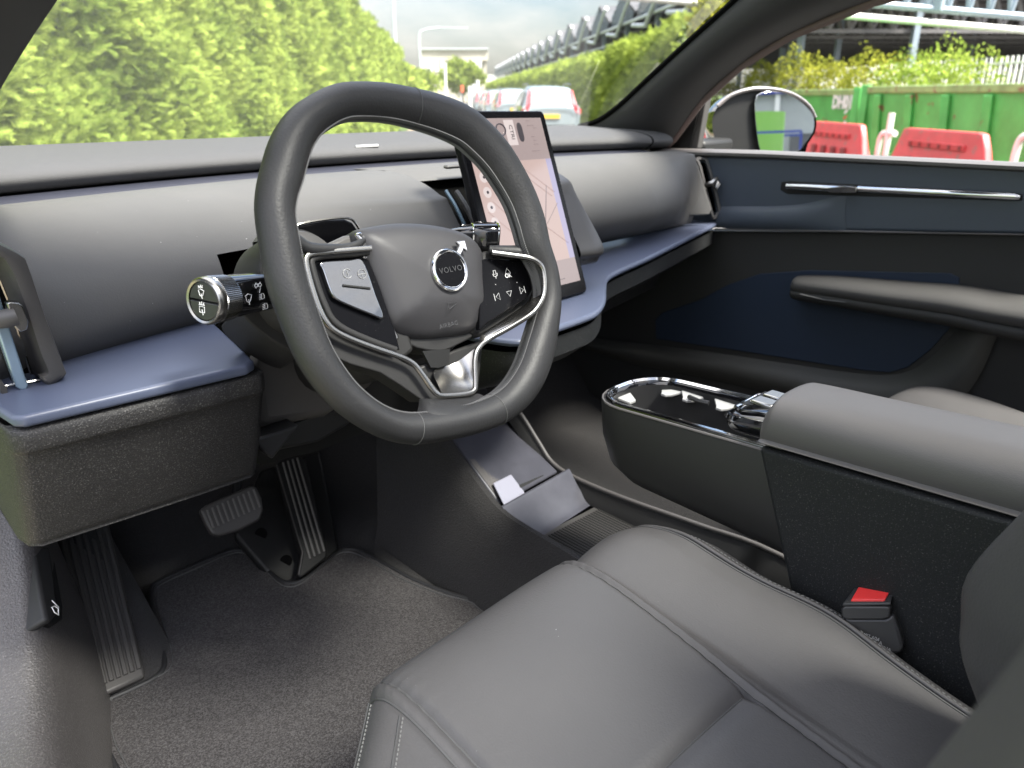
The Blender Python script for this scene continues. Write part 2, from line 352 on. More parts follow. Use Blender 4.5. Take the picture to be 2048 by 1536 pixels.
# ================================================================ DASHBOARD
dash = thing('dashboard', 'grey dashboard with fabric top, blue shelf and speckled lower panel across the cabin', 'dashboard', (0, .4, .6))
prof = cm([(.40, .800), (.372, .812), (.342, .833), (.324, .862), (.334, .898), (.364, .932), (.402, .957), (.450, .970), (.50, .969), (.53, .955)], 8)
xs = np.linspace(-.70, .588, 130)
def dash_row(x):
    k = float(np.interp(x, (.40, .50, .57), (0, .45, 1))); t = min(1, max(0, (x+.33)/.21)) if x < 0 else 0; t = t*t*(3-2*t)
    zf = lambda z: z+max(0, (x-.12)/.46)*.030*(.975-z)/.17
    return [(x, (y+bow(x)+k*max(0, .43-y)*.85)*(1-t)+t*(float(np.interp(y, (.378, .53), (.302, .53))) if y > .378 and z > .90 else float(np.interp(z, (.80, .83, .86, .93, .955), (.24, .226, .226, .282, .302)))), zf(z)) for y, z in prof]
R = np.array([dash_row(x) for x in xs]); nu, nv = R.shape[:2]
cav = lambda p: -.418 < p[0] < -.22 and p[2] < .906
f = [q for q in gridf(nu, nv) if not cav(R.reshape(-1, 3)[list(q)].mean(0))]
f = [q for q in f if not (-.085 < R.reshape(-1, 3)[list(q)].mean(0)[0] < .145)]
mk('dash_panel', R.reshape(-1, 3), f, M['dash'], dash)
plate('centre_panel', [(-.08, .35, .81), (.12, .35, .81), (.12, .35, .90), (.15, .42, .974), (.15, .53, .974), (-.14, .53, .974), (-.14, .42, .974), (-.14, .31, .90)][:3]+[(.12, .44, .965), (-.08, .44, .965), (-.08, .35, .90)], (0, .10, -.03), M['hole'], dash)
loft('centre_panel_top', [[(x, y, z) for y, z in ((.40, .955), (.43, .972), (.53, .968))] for x in (-.09, 0, .15)], M['dash'], dash)
# cavity behind the steering column
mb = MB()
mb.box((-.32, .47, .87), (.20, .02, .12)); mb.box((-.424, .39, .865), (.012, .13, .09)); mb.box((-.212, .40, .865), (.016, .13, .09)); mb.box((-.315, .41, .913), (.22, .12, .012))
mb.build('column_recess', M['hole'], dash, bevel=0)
# groove strip and speaker pad
gp = [(.50, .966), (.52, .968), (.575, .972)]
loft('groove_strip', [[(x, y+bow(x), z) for y, z in gp] for x in xs[::4]], M['groove'], dash)
pp = cm([(.625, .966), (.590, .968), (.562, .975), (.549, .986), (.556, .997), (.580, 1.004), (.63, 1.009), (.70, 1.011)], 6)
def padr(x):
    r = [(x, y+bow(x), z) for y, z in pp]; return r+[(x, .74, 1.012), (x, .80, 1.0), (x, .9, .98)]
loft('pad_shade_strip', [[(x, .560+bow(x), .972), (x, .60+bow(x), .9725), (x, .61+bow(x), .99)] for x in np.linspace(-.70, .66, 20)], M['hole'], dash)  # black strip under the pad's nose: the overhang's shade, put in as colour
pad = loft('speaker_pad', [padr(x) for x in np.linspace(-.72, .60, 67)], M['pad'], dash)
loft('pad_end', [padr(x) for x in np.linspace(.604, .650, 7)], M['pad'], dash)
M['badge'] = mat('brushed_badge', (.62, .62, .62), .5, metal=.5)
bd = [U(708, 289, z=.9985), U(755, 286, z=.9985), U(757, 293, z=.9985), U(712, 295, z=.9985)]
bdg = plate('speaker_badge', bd, (0, 0, .003), M['badge'], dash)
bc = sum(bd)/4; text('badge_text', 'harman/kardon', bc+np.array((0, 0, .0035)), (1, 0, 0), (0, 1, .05), .0055, M['black'], bdg)
sx0 = U(905, 333, z=.975); box('dash_tab', sx0+np.array((.02, 0, 0)), (.07, .012, .006), M['dashdark'], dash)
# blue shelf, driver side
zS = .833
dz = np.array((0, 0, -.011))
drv = [(-.679, .118), (-.672, .110), (-.480, .107), (-.468, .116), (-.437, .30), (-.40, .44), (-.74, .44), (-.690, .20)]
plate('driver_shelf', [(x, y, zS) for x, y in drv], dz, M['shelf'], dash, bevel=.0038, seg=4)
zS = .797
# blue shelf, centre and passenger side
front = [U(x_, y_, z=zS+.034*min(1, max(0, (x_-1210)/215.))) for x_, y_ in ((1040, 680), (1110, 655), (1165, 636), (1196, 622), (1211, 600), (1213, 572), (1217, 555), (1240, 540), (1300, 513), (1360, 483), (1425, 450), (1436, 444))]
front = [(-.18, .13, zS)]+[tuple(p) for p in front]
fc = cm(front, 5); back = [(.70, .33, zS+.034), (.62, .40, zS+.034), (.2, .46, zS), (-.18, .46, zS)]
plate('centre_shelf', list(fc)+[np.array(b) for b in back], dz*.9, M['shelf'], dash, bevel=.007, seg=4)
fb = np.array(fc)
# lip and underside below the shelf
def under(p, k):
    return np.array(p)+np.array(((0, .010, -.018), (0, .008, -.045), (0, .05, -.075), (0, .20, -.14), (0, .36, -.16))[k])
loft('centre_lower', [[under(p, k) for k in range(5)] for p in fb], M['speckfine'], dash)
# speckled knee panel of the driver
kp = [(.126, .820), (.113, .817), (.113, .800), (.120, .793), (.140, .74), (.158, .70), (.166, .688), (.185, .682), (.34, .690)]
kx = [(-.686, .30, 0), (-.686, .10, 0), (-.686, .03, 0), (-.682, .008, 0), (-.673, .0, 0), (-.60, -.002, 0), (-.52, -.003, 0), (-.468, -.002, 0), (-.460, .004, 0), (-.457, .03, 0), (-.455, .15, 0)]
loft('knee_panel', [[(x+ (0 if i < 7 else .0), y+dy, z) for y, z in cm(kp, 4)] for i, (x, dy, _) in enumerate(kx)], M['speck'], dash, smooth=True)
# end cap towards the door
# lower cover under the column
def px(px_, py_, y): return U(px_, py_, y=y)
M['shroudgrey2'] = mat('grey_knee_cover', (.085, .080, .076), .5, bump=.3, bscale=700, bdist=.0004)
cl = [px(512, 720, .17), px(545, 655, .20), px(700, 640, .2), px(760, 760, .2), px(655, 830, .22), px(520, 852, .20)]
plate('column_knee_cover', cl, (0, .04, -.02), M['shroudgrey2'], dash, bevel=.012, seg=4)
plate('lower_bracket', [px(545, 905, .22), px(535, 865, .22), px(620, 838, .22), px(730, 800, .24), px(700, 850, .24), px(640, 885, .22)], (0, .05, -.01), M['console'], dash, bevel=.008, seg=3)
plate('bracket_fin', [px(508, 880, .18), px(600, 850, .18), px(545, 920, .18)], (0, .03, 0), M['blacksat'], dash, bevel=.003)
plate('lower_black', [px(500, 860, .26), px(620, 740, .26), px(900, 700, .26), px(1100, 650, .26), px(1180, 660, .30), px(1000, 760, .30), px(640, 900, .26), px(520, 930, .26)], (0, .06, 0), M['black'], dash)
# passenger footwell: dark glovebox
plate('glovebox', [(.06, .30, .80), (.66, .40, .81), (.66, .46, .66), (.06, .38, .62)], (0, .12, 0), M['doorblack'], dash, bevel=.01)
# ---------------------------------------------------------------- vents
def vent(side, x0, tab=True, m=M['dashdark'], xtra=None):
    """tall air vent standing on the shelf: bevelled surround, vane, tab. side = +1: opening to the right"""
    pass
# left vent
P0 = (0, .168, .9); NV = (0, 1, .18)
def V(px_, py_, d=0, P=P0): return U(px_, py_, P=(P[0], P[1]-d, P[2]), N=NV)
lv_out = [(-60, 455), (0, 487), (42, 508), (58, 530), (95, 640), (131, 735), (133, 750), (108, 768), (92, 768), (80, 753)]
lv_in = [(-60, 490), (0, 514), (14, 532), (28, 560), (50, 620), (75, 700), (92, 740), (90, 748), (84, 750), (78, 750)]
lv_bt = [(-60, 540), (-20, 548), (0, 566), (10, 588), (30, 648), (52, 717), (63, 750), (65, 755), (66, 756), (67, 756)]
oo = [V(*p) for p in lv_out]; ii = [V(*p, .001) for p in lv_in]; bk = [p+np.array((0, .07, 0)) for p in oo]; ib = [V(*p, -.045) for p in lv_bt]
mid = [a*.5+b*.5+np.array((0, -.004, 0)) for a, b in zip(oo, ii)]
lvv = loft('air_vent', [cm(r, 4) for r in (bk, [a+np.array((0, .005, 0)) for a in oo], [a*.9+b*.1+np.array((0, -.002, 0)) for a, b in zip(oo, ii)], mid, [a*.1+b*.9+np.array((0, -.002, 0)) for a, b in zip(oo, ii)], [p+np.array((0, .004, 0)) for p in ii], ib)], M['dashdark'], dash, label='leftmost tall vent with a pale blue vane')
plate('vent_cavity', [V(*p, -.046) for p in ((-60, 540), (0, 566), (30, 648), (67, 757), (0, 790), (-60, 800))], (0, .02, 0), M['hole'], lvv)
va = [V(-10, 570), V(0, 592), V(50, 750), V(58, 770), V(54, 780), V(42, 781), V(32, 774), V(-10, 650)]
plate('vane', va, (0, .012, 0), M['vane'], lvv, bevel=.003, seg=3)
plate('vane_edge', [V(-10, 640, -.006), V(36, 775, -.006), V(30, 770, -.006), V(-10, 655, -.006)], (0, .02, 0), M['black'], lvv)
tube('vent_trim', [V(0, 560, -.040), V(22, 614, -.040), V(60, 742, -.040), V(66, 755, -.040)], .0012, M['chrome'], lvv, n=5)
tube('vent_trim', [V(-5, 775, -.01), V(20, 770, -.01), V(80, 760, -.01)], .0012, M['chrome'], lvv, n=5)
tb = plate('vent_tab', [V(14, 607, .012), V(20, 604, .012), V(38, 606, .012), V(46, 612, .012), V(58, 645, .012), V(55, 660, .012), V(42, 665, .012), V(30, 655, .012), V(22, 640, .012)], (0, .012, 0), M['chromed'], lvv, bevel=.004, seg=3)
tube('tab_stem', [V(-15, 640, .005), V(10, 638, .012), V(32, 632, .012)], .0065, M['dashdark'], lvv, ry=.008)
plate('vent_foot', [V(0, 780), V(0, 758), V(14, 775), V(16, 790), V(5, 792)], (0, .03, 0), M['dashdark'], lvv)
# vents beside the screen and at the passenger's end, seen nearly edge-on
def side_vent(x, sgn, ytop, ybot, w, m, label=None):
    pr = [(ytop+.14, .970), (ytop+.05, .968), (ytop, .955), (ytop-.02, .93), (ybot-.004, .86), (ybot, .842), (ybot+.02, .828), (ybot+.12, .828)]
    e = cm(pr, 4); c = np.array((x, (ytop+ybot)/2+.05, .90))
    def ring(dx, sc): return [(x+dx, c[1]+(y-c[1])*sc-(1-sc)*0.0, c[2]+(z-c[2])*sc) for y, z in e]
    o = loft('air_vent', ([ring(-sgn*.03, .97)] if x > 0 else [])+[ring(0, 1.), ring(sgn*w*.8, 1.), ring(sgn*w, .96), ring(sgn*w, .86), ring(sgn*(w-.012), .84)], m, dash, label=label)
    return o
M['vaned'] = mat('dark_blue_vane', (.10, .15, .19), .3, metal=.5)
pe = [p for p in dash_row(-.087) if .812 < p[2] and p[1] < .345]
pe = [tuple(p) for p in cm([pe[0], (pe[0][0], .222, .862), (pe[0][0], .262, .925), (pe[0][0], .290, .953)], 5)]
v1 = tube('air_vent', [(p[0]+.004, p[1], p[2]) for p in pe], .0026, M['vaned'], dash, n=6, label='narrow vent left of the touchscreen')
tube('vent_edge', [(p[0]+.010, p[1]+.004, p[2]-.001) for p in pe], .0028, M['hole'], v1, n=6)
tube('vent_post', [(p[0]+.026, p[1]+.004, p[2]-.003) for p in pe], .004, M['dashdark'], v1, n=6)
v2 = side_vent(.128, 1, .272, .198, .024, M['dashdark'], 'vent right of the touchscreen with a chrome tab')
box('vent_tab', U(1146, 432, x=.150)+np.array((-.004, -.008, 0)), (.011, .014, .030), M['chromed'], v2, bevel=.004, seg=3)
plate('vent_slot', [(.124, .34, .97), (.124, .27, .955), (.124, .205, .86), (.124, .20, .84), (.124, .34, .838)], (-.012, 0, 0), M['hole'], v2)
# far right vent
xr = .60
def G(px_, py_, x=xr): return U(px_, py_, x=x)
p_f = [G(1268, 310, .50), G(1390, 320), G(1398, 326), G(1424, 420), G(1420, 430), G(1340, 432, .50)]
v3 = plate('air_vent', [G(1352, 318, .575), G(1388, 319, .60), G(1396, 325, .605), G(1425, 418, .605), G(1420, 431, .60), G(1380, 432, .575)], (.0, .05, 0), M['dash'], dash, bevel=.006, seg=3, label='farthest vent, beside the passenger door')
loop = [G(1392, 320, .625), G(1406, 318, .64), G(1416, 330, .645), G(1438, 415, .645), G(1434, 428, .64), G(1424, 430, .63), G(1400, 335, .628)]
tube('vent_trim', cm(loop, 4, True), .0042, M['dashdark'], v3, closed=True, n=6)
plate('vent_slot', [G(1398, 324, .632), G(1410, 326, .632), G(1433, 424, .632), G(1424, 425, .632)], (.0, .02, 0), M['black'], v3)
tube('vent_tab', [G(1412, 371, .62), G(1426, 366, .62), G(1433, 358, .63), G(1436, 368, .63), G(1430, 378, .625)], .006, M['chromed'], v3, n=6)
# ================================================================ TOUCHSCREEN
scr = thing('touchscreen', 'tall portrait touchscreen showing a pale pink map above the blue shelf', 'touchscreen', (0, .2, .83))
TL, TR, BR, BL = [np.array(p) for p in ((-.100, .258, 1.057), (.092, .264, 1.057), (.090, .172, .800), (-.100, .166, .800))]
TR = U(1087, 221, x=.091); BR = U(1176, 583, x=.091); TL = U(903, 221, x=-.099)
BL = TL+(BR-TR)
e1 = (TR-TL)/np.linalg.norm(TR-TL); e2 = (TL-BL); SW = np.linalg.norm(TR-TL); SH = np.linalg.norm(e2); e2 = e2/SH; sn = np.cross(e1, e2); sn /= np.linalg.norm(sn)
SC = (TL+TR+BL+BR)/4
def S(u, v, d=0): return SC+e1*u*SW+e2*v*SH+sn*d        # u, v in -.5..+.5, d towards the driver
ol = [SC+e1*a+e2*b for a, b in rrect(SW, SH, .009, 6)]
plate('housing', ol, -sn*.013, M['glossd'], scr, bevel=.002, seg=2)
M['screen'] = mat('screen_display', (.02, .02, .02), .12, emit=(.42, .33, .32, .26), spec=.5)
M['scr_map'] = mat('screen_map_land', (.02, .02, .02), .12, emit=(.62, .46, .42, .26))
M['scr_road'] = mat('screen_map_lines', (.02, .02, .02), .12, emit=(.40, .32, .32, .24))
M['scr_dark'] = mat('screen_dark_ink', (.02, .02, .02), .12, emit=(.06, .05, .06, .25))
M['scr_light'] = mat('screen_light_button', (.02, .02, .02), .12, emit=(.72, .62, .60, .28))
M['scr_green'] = mat('screen_map_green', (.02, .02, .02), .12, emit=(.42, .48, .34, .28))
M['scr_side'] = mat('screen_side_strip', (.02, .02, .02), .12, emit=(.42, .38, .55, .28))
def spl(name, us, m, d=.0006, th=.0003, par=None): return plate(name, [S(u, v, d) for u, v in us], -sn*th, m, par)
disp = spl('display', [(-.435, -.43), (.435, -.43), (.435, .46), (-.435, .46)], M['screen'], .0008); disp['label'] = 'pale pink map display'
spl('map', [(-.435, -.30), (.37, -.30), (.37, .24), (-.435, .24)], M['scr_map'], .0012, par=disp)
spl('side_strip', [(.37, -.30), (.435, -.30), (.435, .24), (.37, .24)], M['scr_side'], .0012, par=disp)
mb = MB()
def seg(a, b, w=.004, d=.0016):
    mb.bar(S(*a, d), S(*b, d), w, .0002)
rr = random.Random(3)
for a, b in (((-.40, .0), (.1, -.30)), ((-.33, .05), (.17, -.27)), ((.0, .24), (.38, .06)), ((.02, .19), (.34, .04)), ((-.46, -.12), (-.1, -.3)), ((-.3, .24), (-.1, .05)), ((.05, -.05), (.4, -.22)), ((.3, .1), (.12, -.2)), ((-.1, .15), (.1, -.02)), ((.2, -.1), (.38, .0))): seg(a, b, .0016)
mb.build('map_lines', M['scr_road'], disp)
spl('map_park', [(-.08, .16), (.06, .20), (.12, .14), (-.02, .11)], M['scr_green'], .0014, par=disp)
mb = MB()
for k in range(4):
    c = (-.36, .17-.075*k); mb.tube([S(*c, .0012), S(*c, .0020)], .0075, 14)
mb.build('map_buttons', M['scr_light'], disp)
mb = MB()
for k in range(4):
    c = (-.36, .17-.075*k); mk_ = MB(); mk_.tube([S(*c, .0019), S(*c, .0026)], .0022, 8); mk_.build('button_dot', M['scr_dark'], disp)
for q in ((.27, .445, .05), (.29, .42, .08), (.29, .36, .04), (.30, .32, .05), (.28, .285, .09), (.33, .405, .03), (.30, .34, .03), (-.2, -.36, .14), (.05, -.36, .12), (.2, -.40, .1), (-.3, -.41, .1), (.15, -.33, .03)):
    mk_ = MB(); mk_.bar(S(q[0]-q[2]/2, q[1], .0018), S(q[0]+q[2]/2, q[1], .0018), .0016, .0002); mk_.build('screen_mark', M['scr_dark'], disp)
mb.tube(cm([S(-.06+.05*math.cos(a), .40+.03*math.sin(a), .002) for a in np.linspace(0, 6.28, 9)[:-1]], 3, True), .0011, 5, closed=True)
mb.build('screen_ring', M['scr_dark'], disp)
spl('screen_button', [(-.005, .32), (.10, .32), (.10, .45), (-.005, .45)], M['scr_light'], .0014, par=disp)
text('button_text', 'CTRI', S(.05, .385, .0022), -e2, e1, .010, M['scr_dark'], disp)
spl('car_icon', [(.155+.03*math.cos(a)*(1), .385+.05*np.sign(math.sin(a))*abs(math.sin(a))**.5) for a in np.linspace(0, 6.28, 21)[:-1]], M['scr_dark'], .0016, par=disp)
# ================================================================ STEERING COLUMN
WA = rad(22.); WC = np.array((-.36, 0., .93)); wn = np.array((0, -math.cos(WA), math.sin(WA))); wy = np.array((0, math.sin(WA), math.cos(WA))); wx = np.array((1., 0, 0))
def W(px_, py_, d=0): return U(px_, py_, P=WC+wn*d, N=wn)
def L3(a, b, d=0): return WC+wx*a+wy*b+wn*d
hub = W(880, 575, -.03); hl = ((hub-WC)@wx, (hub-WC)@wy)
coln = thing('steering_column', 'black and grey steering column shroud with a glossy driver camera housing on top', 'steering column', (-.335, .15, .8))
hx = hl[0]-.005
rows = []
for d, w, h, oy in ((-.075, .13, .115, -.01), (-.08, .15, .135, -.01), (-.12, .165, .15, -.012), (-.18, .165, .15, -.015), (-.26, .15, .14, -.02), (-.42, .14, .13, -.02)):
    rows.append([L3(hx+a, b+oy-.01, d) for a, b in rrect(w, h, .05, 6)])
loft('lower_shroud', rows, M['console'], coln, cv=True, caps=True)
M['shroudgrey'] = mat('grey_shroud', (.10, .095, .09), .5, bump=.2, bscale=1200, bdist=.0003)
# driver camera housing (oval, gloss face with silver rim)
fo = [(592, 500), (588, 470), (595, 452), (650, 441), (690, 439), (706, 446), (722, 470), (735, 500)]
yh = .10
fc_ = [U(a, b, y=yh) for a, b in fo]
hs = plate('camera_housing', [p+(p-sum(fc_)/8)*.10+np.array((0, .004, 0)) for p in fc_], (0, .09, -.02), M['shroudgrey'], coln, bevel=.012, seg=4)
plate('camera_face', fc_, (0, .01, 0), M['glossd'], hs, bevel=.002)
tube('face_rim', cm([U(a, b, y=yh-.001) for a, b in ((585, 462), (597, 449), (650, 439), (690, 436), (708, 443), (726, 472))], 4), .0013, M['chrome'], hs, n=5)
# round collar seen left of the rim
cc0 = U(604, 556, y=.085)
for r, d, m in ((.040, .010, 'shroudgrey'), (.045, .0, 'console')):
    rows = [[cc0+wx*q*r*math.cos(a)+wy*q*r*1.12*math.sin(a)+wn*dd for a in np.linspace(0, 2*math.pi, 40)[:-1]] for q, dd in ((.70, d+.006), (.94, d+.004), (1., d-.002), (1., d-.06))]
    loft('collar', rows, M[m], coln, cv=True, caps=True)
plate('lower_gloss_cover', cm([U(a, b, y=.10) for a, b in ((478, 612), (520, 606), (590, 640), (612, 690), (600, 706), (560, 690), (505, 650))], 3, True), (0, .05, -.03), M['console'], coln, bevel=.006, seg=3)
# stalks ----------------------------------------------------------
def stalk_frame(a, b):
    t = (b-a)/np.linalg.norm(b-a); v = np.cross(t, (0, 1, 0.)); v /= np.linalg.norm(v)
    if v[2] < 0: v = -v
    u = np.cross(v, t); return t, u, v
st = thing('light_stalk', 'black wiper and light stalk with a knurled silver end knob left of the wheel', 'stalk', (-.45, .06, .9))
a = U(545, 578, y=.075); b = U(405, 603, y=.045)
t, u, v = stalk_frame(a, b)
if u[1] > 0: u = -u
def ST(s, q, w): return a+t*s+u*q+v*w
Ls = np.linalg.norm(b-a)
def ring(s, rx, ry, n=28, p=2.): return [ST(s, rx*np.sign(math.cos(k))*abs(math.cos(k))**(2/p), ry*np.sign(math.sin(k))*abs(math.sin(k))**(2/p)) for k in np.linspace(0, 2*math.pi, n+1)[:-1]]
loft('arm', [ring(s, rx, ry, p=p) for s, rx, ry, p in ((-.06, .010, .013, 4), (-.02, .0125, .0165, 4), (Ls*.36, .013, .0175, 3.5), (Ls*.60, .0145, .0185, 2.6), (Ls*.67, .0155, .019, 2.2), (Ls*.68, .014, .0175, 2.))], M['gloss'], st, cv=True, caps=True)
kr = []
nk = 150
for s, r in ((Ls*.67, .0175), (Ls*.685, .0190), (Ls*.89, .0200), (Ls*.90, .0195)):
    kr.append([ST(s, (r+(.0005 if k % 2 else 0))*math.cos(2*math.pi*k/nk), (r+(.0005 if k % 2 else 0))*math.sin(2*math.pi*k/nk)) for k in range(nk)])
kb = loft('knob', kr, M['chromed'], st, cv=True, caps=True, smooth=False)
loft('knob_ring', [ring(s, r, r, 40) for s, r in ((Ls*.89, .0198), (Ls*.93, .0205), (Ls*.985, .0200), (Ls*1.0, .0185), (Ls*.99, .0168), (Ls*.96, .0165))], M['chrome'], st, cv=True)
for sg in (-1, 1):
    h = [ST(Ls*.985, .0160*math.cos(k), .0160*math.sin(k)+sg*.0004) for k in (np.linspace(.02, math.pi-.02, 16) if sg > 0 else np.linspace(math.pi+.02, 2*math.pi-.02, 16))]
    plate('wash_button', h, -t*.006, M['blacksat'], st, bevel=.0008)
# print on the stalk
def icon(name, strokes, O, ex, ey, s, m, par, r=.00035):
    mb = MB()
    for q in strokes:
        closed = q[0] == 'c'; pts = q[1:] if isinstance(q[0], str) else q
        P = [np.array(O)+np.array(ex)*x*s+np.array(ey)*y*s for x, y in pts]
        mb.tube(P, r, 4, closed=closed)
    return mb.build(name, m, par, smooth=False)
wiper = [['c', (-.5, .35), (-.1, .55), (.5, .35), (.25, -.35), (0, -.45), (-.25, -.35)], [(0, -.1), (.15, -.75)]]
wash = wiper+[[(-.45, .95), (-.3, .7)], [(-.1, 1.1), (-.05, .8)], [(.25, 1.1), (.15, .8)], [(-.5, .6), (-.15, .8), (.3, .75)]]
rearw = [['c', (-.45, .4), (.45, .4), (.45, -.4), (-.45, -.4)], [(0, .0), (.2, -.75)], [(-.4, 1.0), (-.3, .7)], [(0, 1.1), (0, .8)], [(.4, 1.), (.3, .7)], [(-.5, .65), (.5, .65)]]
lampi = [['c', (-.1, .5), (.3, .45), (.55, .1), (.5, -.4), (-.1, -.5)], [(-.25, .4), (-.6, .3)], [(-.25, .13), (-.6, .03)], [(-.25, -.13), (-.6, -.23)], [(-.25, -.4), (-.6, -.5)]]
arrows = [['c', (-.1, .25), (-.5, .25), (-.5, .5), (-.9, 0), (-.5, -.5), (-.5, -.25), (-.1, -.25)], ['c', (.1, .25), (.5, .25), (.5, .5), (.9, 0), (.5, -.5), (.5, -.25), (.1, -.25)]]
fe = U(399, 590, y=.03); 
icon('wiper_symbol', wash, ST(Ls*1.0, -.001, .007), u if (u@cR) > 0 else -u, v, .0062, M['white'], st)
icon('wiper_symbol', rearw, ST(Ls*1.0, -.001, -.007), u if (u@cR) > 0 else -u, v, .0062, M['white'], st)
fx = -t; fy = v
icon('wiper_symbol', wiper, ST(Ls*.57, .0163, .0)+0*u, fx, fy, .0075, M['white'], st)
icon('light_symbol', arrows, ST(Ls*.40, .0140, .0095), fx, fy, .0048, M['white'], st)
icon('light_symbol', lampi, ST(Ls*.345, .0140, -.001), fx, fy, .0052, M['white'], st)
icon('light_symbol', lampi, ST(Ls*.30, .0140, -.0105), fx, fy, .0055, M['white'], st)
icon('light_symbol', [[(-.5, 0), (.5, 0)]], ST(Ls*.375, .0140, .0045), fx*.3+fy, fy, .004, M['white'], st)
# gear selector, right
gs = thing('gear_stalk', 'glossy black gear selector stalk with chrome edge right of the wheel hub', 'stalk', (-.25, .06, .95))
a2 = U(922, 473, y=.055); b2 = U(996, 478, y=.035); t2 = (b2-a2)/np.linalg.norm(b2-a2); v2_ = np.cross(t2, (0, 1, 0)); v2_ /= np.linalg.norm(v2_); v2_ *= np.sign(v2_[2]); u2 = np.cross(t2, v2_); L2 = np.linalg.norm(b2-a2)
def gr(s, rx, ry, n=24): return [a2+t2*s+u2*x+v2_*y for x, y in rrect(2*rx, 2*ry, min(rx, ry)*.7, 5)]
loft('arm', [gr(s, rx, ry) for s, rx, ry in ((-.012, .006, .007), (-.004, .008, .009), (L2*.25, .0095, .0115), (L2*.30, .0115, .0145), (L2*.9, .013, .0165), (L2*.97, .012, .0155), (L2, .009, .013))], M['gloss'], gs, cv=True, caps=True)
for s_, nm in ((L2*.95, 'end_trim'), (L2*.28, 'collar_trim')):
    tube(nm, gr(s_, .0128 if s_ > L2*.5 else .0108, .0165 if s_ > L2*.5 else .014), .0010, M['chromeb'], gs, closed=True, n=5)
tube('top_trim', [a2+t2*s+v2_*(.0118 if s < L2*.3 else .016)-u2*.004 for s in np.linspace(L2*.02, L2*.95, 6)], .0011, M['chromeb'], gs, n=5)
# ================================================================ STEERING WHEEL
sw = thing('steering_wheel', 'black leather squared steering wheel with satin metal spoke trim and round emblem', 'steering wheel', tuple(WC))
pairs = [((700, 165), (705, 241)), ((770, 169), (765, 242)), ((835, 183), (815, 251)), ((895, 201), (862, 264)), ((944, 223), (903, 282)), ((980, 254), (933, 305)), ((1013, 292), (963, 336)), ((1043, 342), (989, 372)), ((1067, 393), (1011, 409)), ((1084, 445), (1026, 447)),
 ((1098, 496), (1036, 490)), ((1107, 548), (1068, 547)), ((1113, 602), (1074, 600)), ((1112, 656), (1056, 655)), ((1103, 708), (1042, 697)), ((1086, 758), (1026, 738)), ((1056, 806), (1003, 770)), ((1015, 841), (975, 792)), ((960, 866), (935, 806)), ((893, 883), (885, 815)),
 ((825, 891), (832, 823)), ((773, 880), (793, 822)), ((722, 855), (757, 808)), ((671, 820), (718, 776)), ((630, 776), (686, 737)), ((592, 718), (657, 688)), ((558, 639), (632, 620)), ((534, 571), (611, 556)), ((519, 492), (597, 486)), ((511, 430), (587, 427)),
 ((512, 385), (592, 388)), ((520, 342), (606, 350)), ((532, 300), (616, 314)), ((549, 264), (627, 284)), ((572, 231), (645, 262)), ((602, 202), (667, 251)), ((645, 177), (688, 243))]
Ac = np.array([[(W(*a)-WC)@wx, (W(*a)-WC)@wy] for a, b in pairs]); Bc = np.array([[(W(*b)-WC)@wx, (W(*b)-WC)@wy] for a, b in pairs])
mid = (Ac+Bc)/2; hw = np.linalg.norm(Ac-Bc, axis=1)/2*.955
for _ in range(1):
    hw = (np.roll(hw, 1)+2*hw+np.roll(hw, -1))/4
bump = np.zeros(len(hw)); 
midc = cm(mid, 8, True); hwc = cm(np.stack([hw, hw], 1), 8, True)[:, 0]
NS = 28; rows = []
cen = midc.mean(0)
T = np.roll(midc, -1, 0)-np.roll(midc, 1, 0); T /= np.linalg.norm(T, axis=1, keepdims=True); O2 = np.stack([T[:, 1], -T[:, 0]], 1)
sgn_ = np.sign(np.sum(O2*(midc-cen), 1)); O2 *= sgn_[:, None]      # outward
def rimpt(i, ang, k=1.):
    q = O2[i]*math.cos(ang)*hwc[i]*k; d = math.sin(ang)*(.0172+.15*(hwc[i]-.016))*k
    return L3(*(midc[i]+q), d)
for i in range(len(midc)):
    rows.append([rimpt(i, 2*math.pi*k/NS) for k in range(NS)])
rim = loft('rim', rows, M['leather'], sw, cu=True, cv=True)
M['rimseam'] = mat('rim_seam_thread', (.075, .075, .075), .6)
# seams round the rim
for idx in (2, 20, 17.2):
    i = int(idx*8) % len(midc)
    P = [rimpt(i, a, 1.012) for a in np.linspace(0, 2*math.pi, 33)[:-1]]
    tube('rim_seam', P, .00045, M['rimseam'] if idx != 2 else M['seatdark'], rim, closed=True, n=5)
# cross stitching along the inside
mb = MB()
dist = 0; acc = np.r_[0, np.cumsum(np.linalg.norm(np.roll(midc, -1, 0)-midc, axis=1))]
for i in range(len(midc)):
    for h in (0, .5):
        j = (i+1) % len(midc)
        def pt(ang, k=1.02):
            return (1-h)*rimpt(i, ang, k)+h*rimpt(j, ang, k)
        A0, A1 = math.pi*.87, math.pi*1.10
        p, q = pt(A0), pt(A1)
        tdir = L3(*(midc[j]))-L3(*midc[i])
        mb.bar(p-tdir*.25, (p+q)/2+tdir*.25, .0014); mb.bar((p+q)/2+tdir*.25, q-tdir*.25, .0014)
mb.build('rim_stitching', M['stitch'], rim, smooth=False)
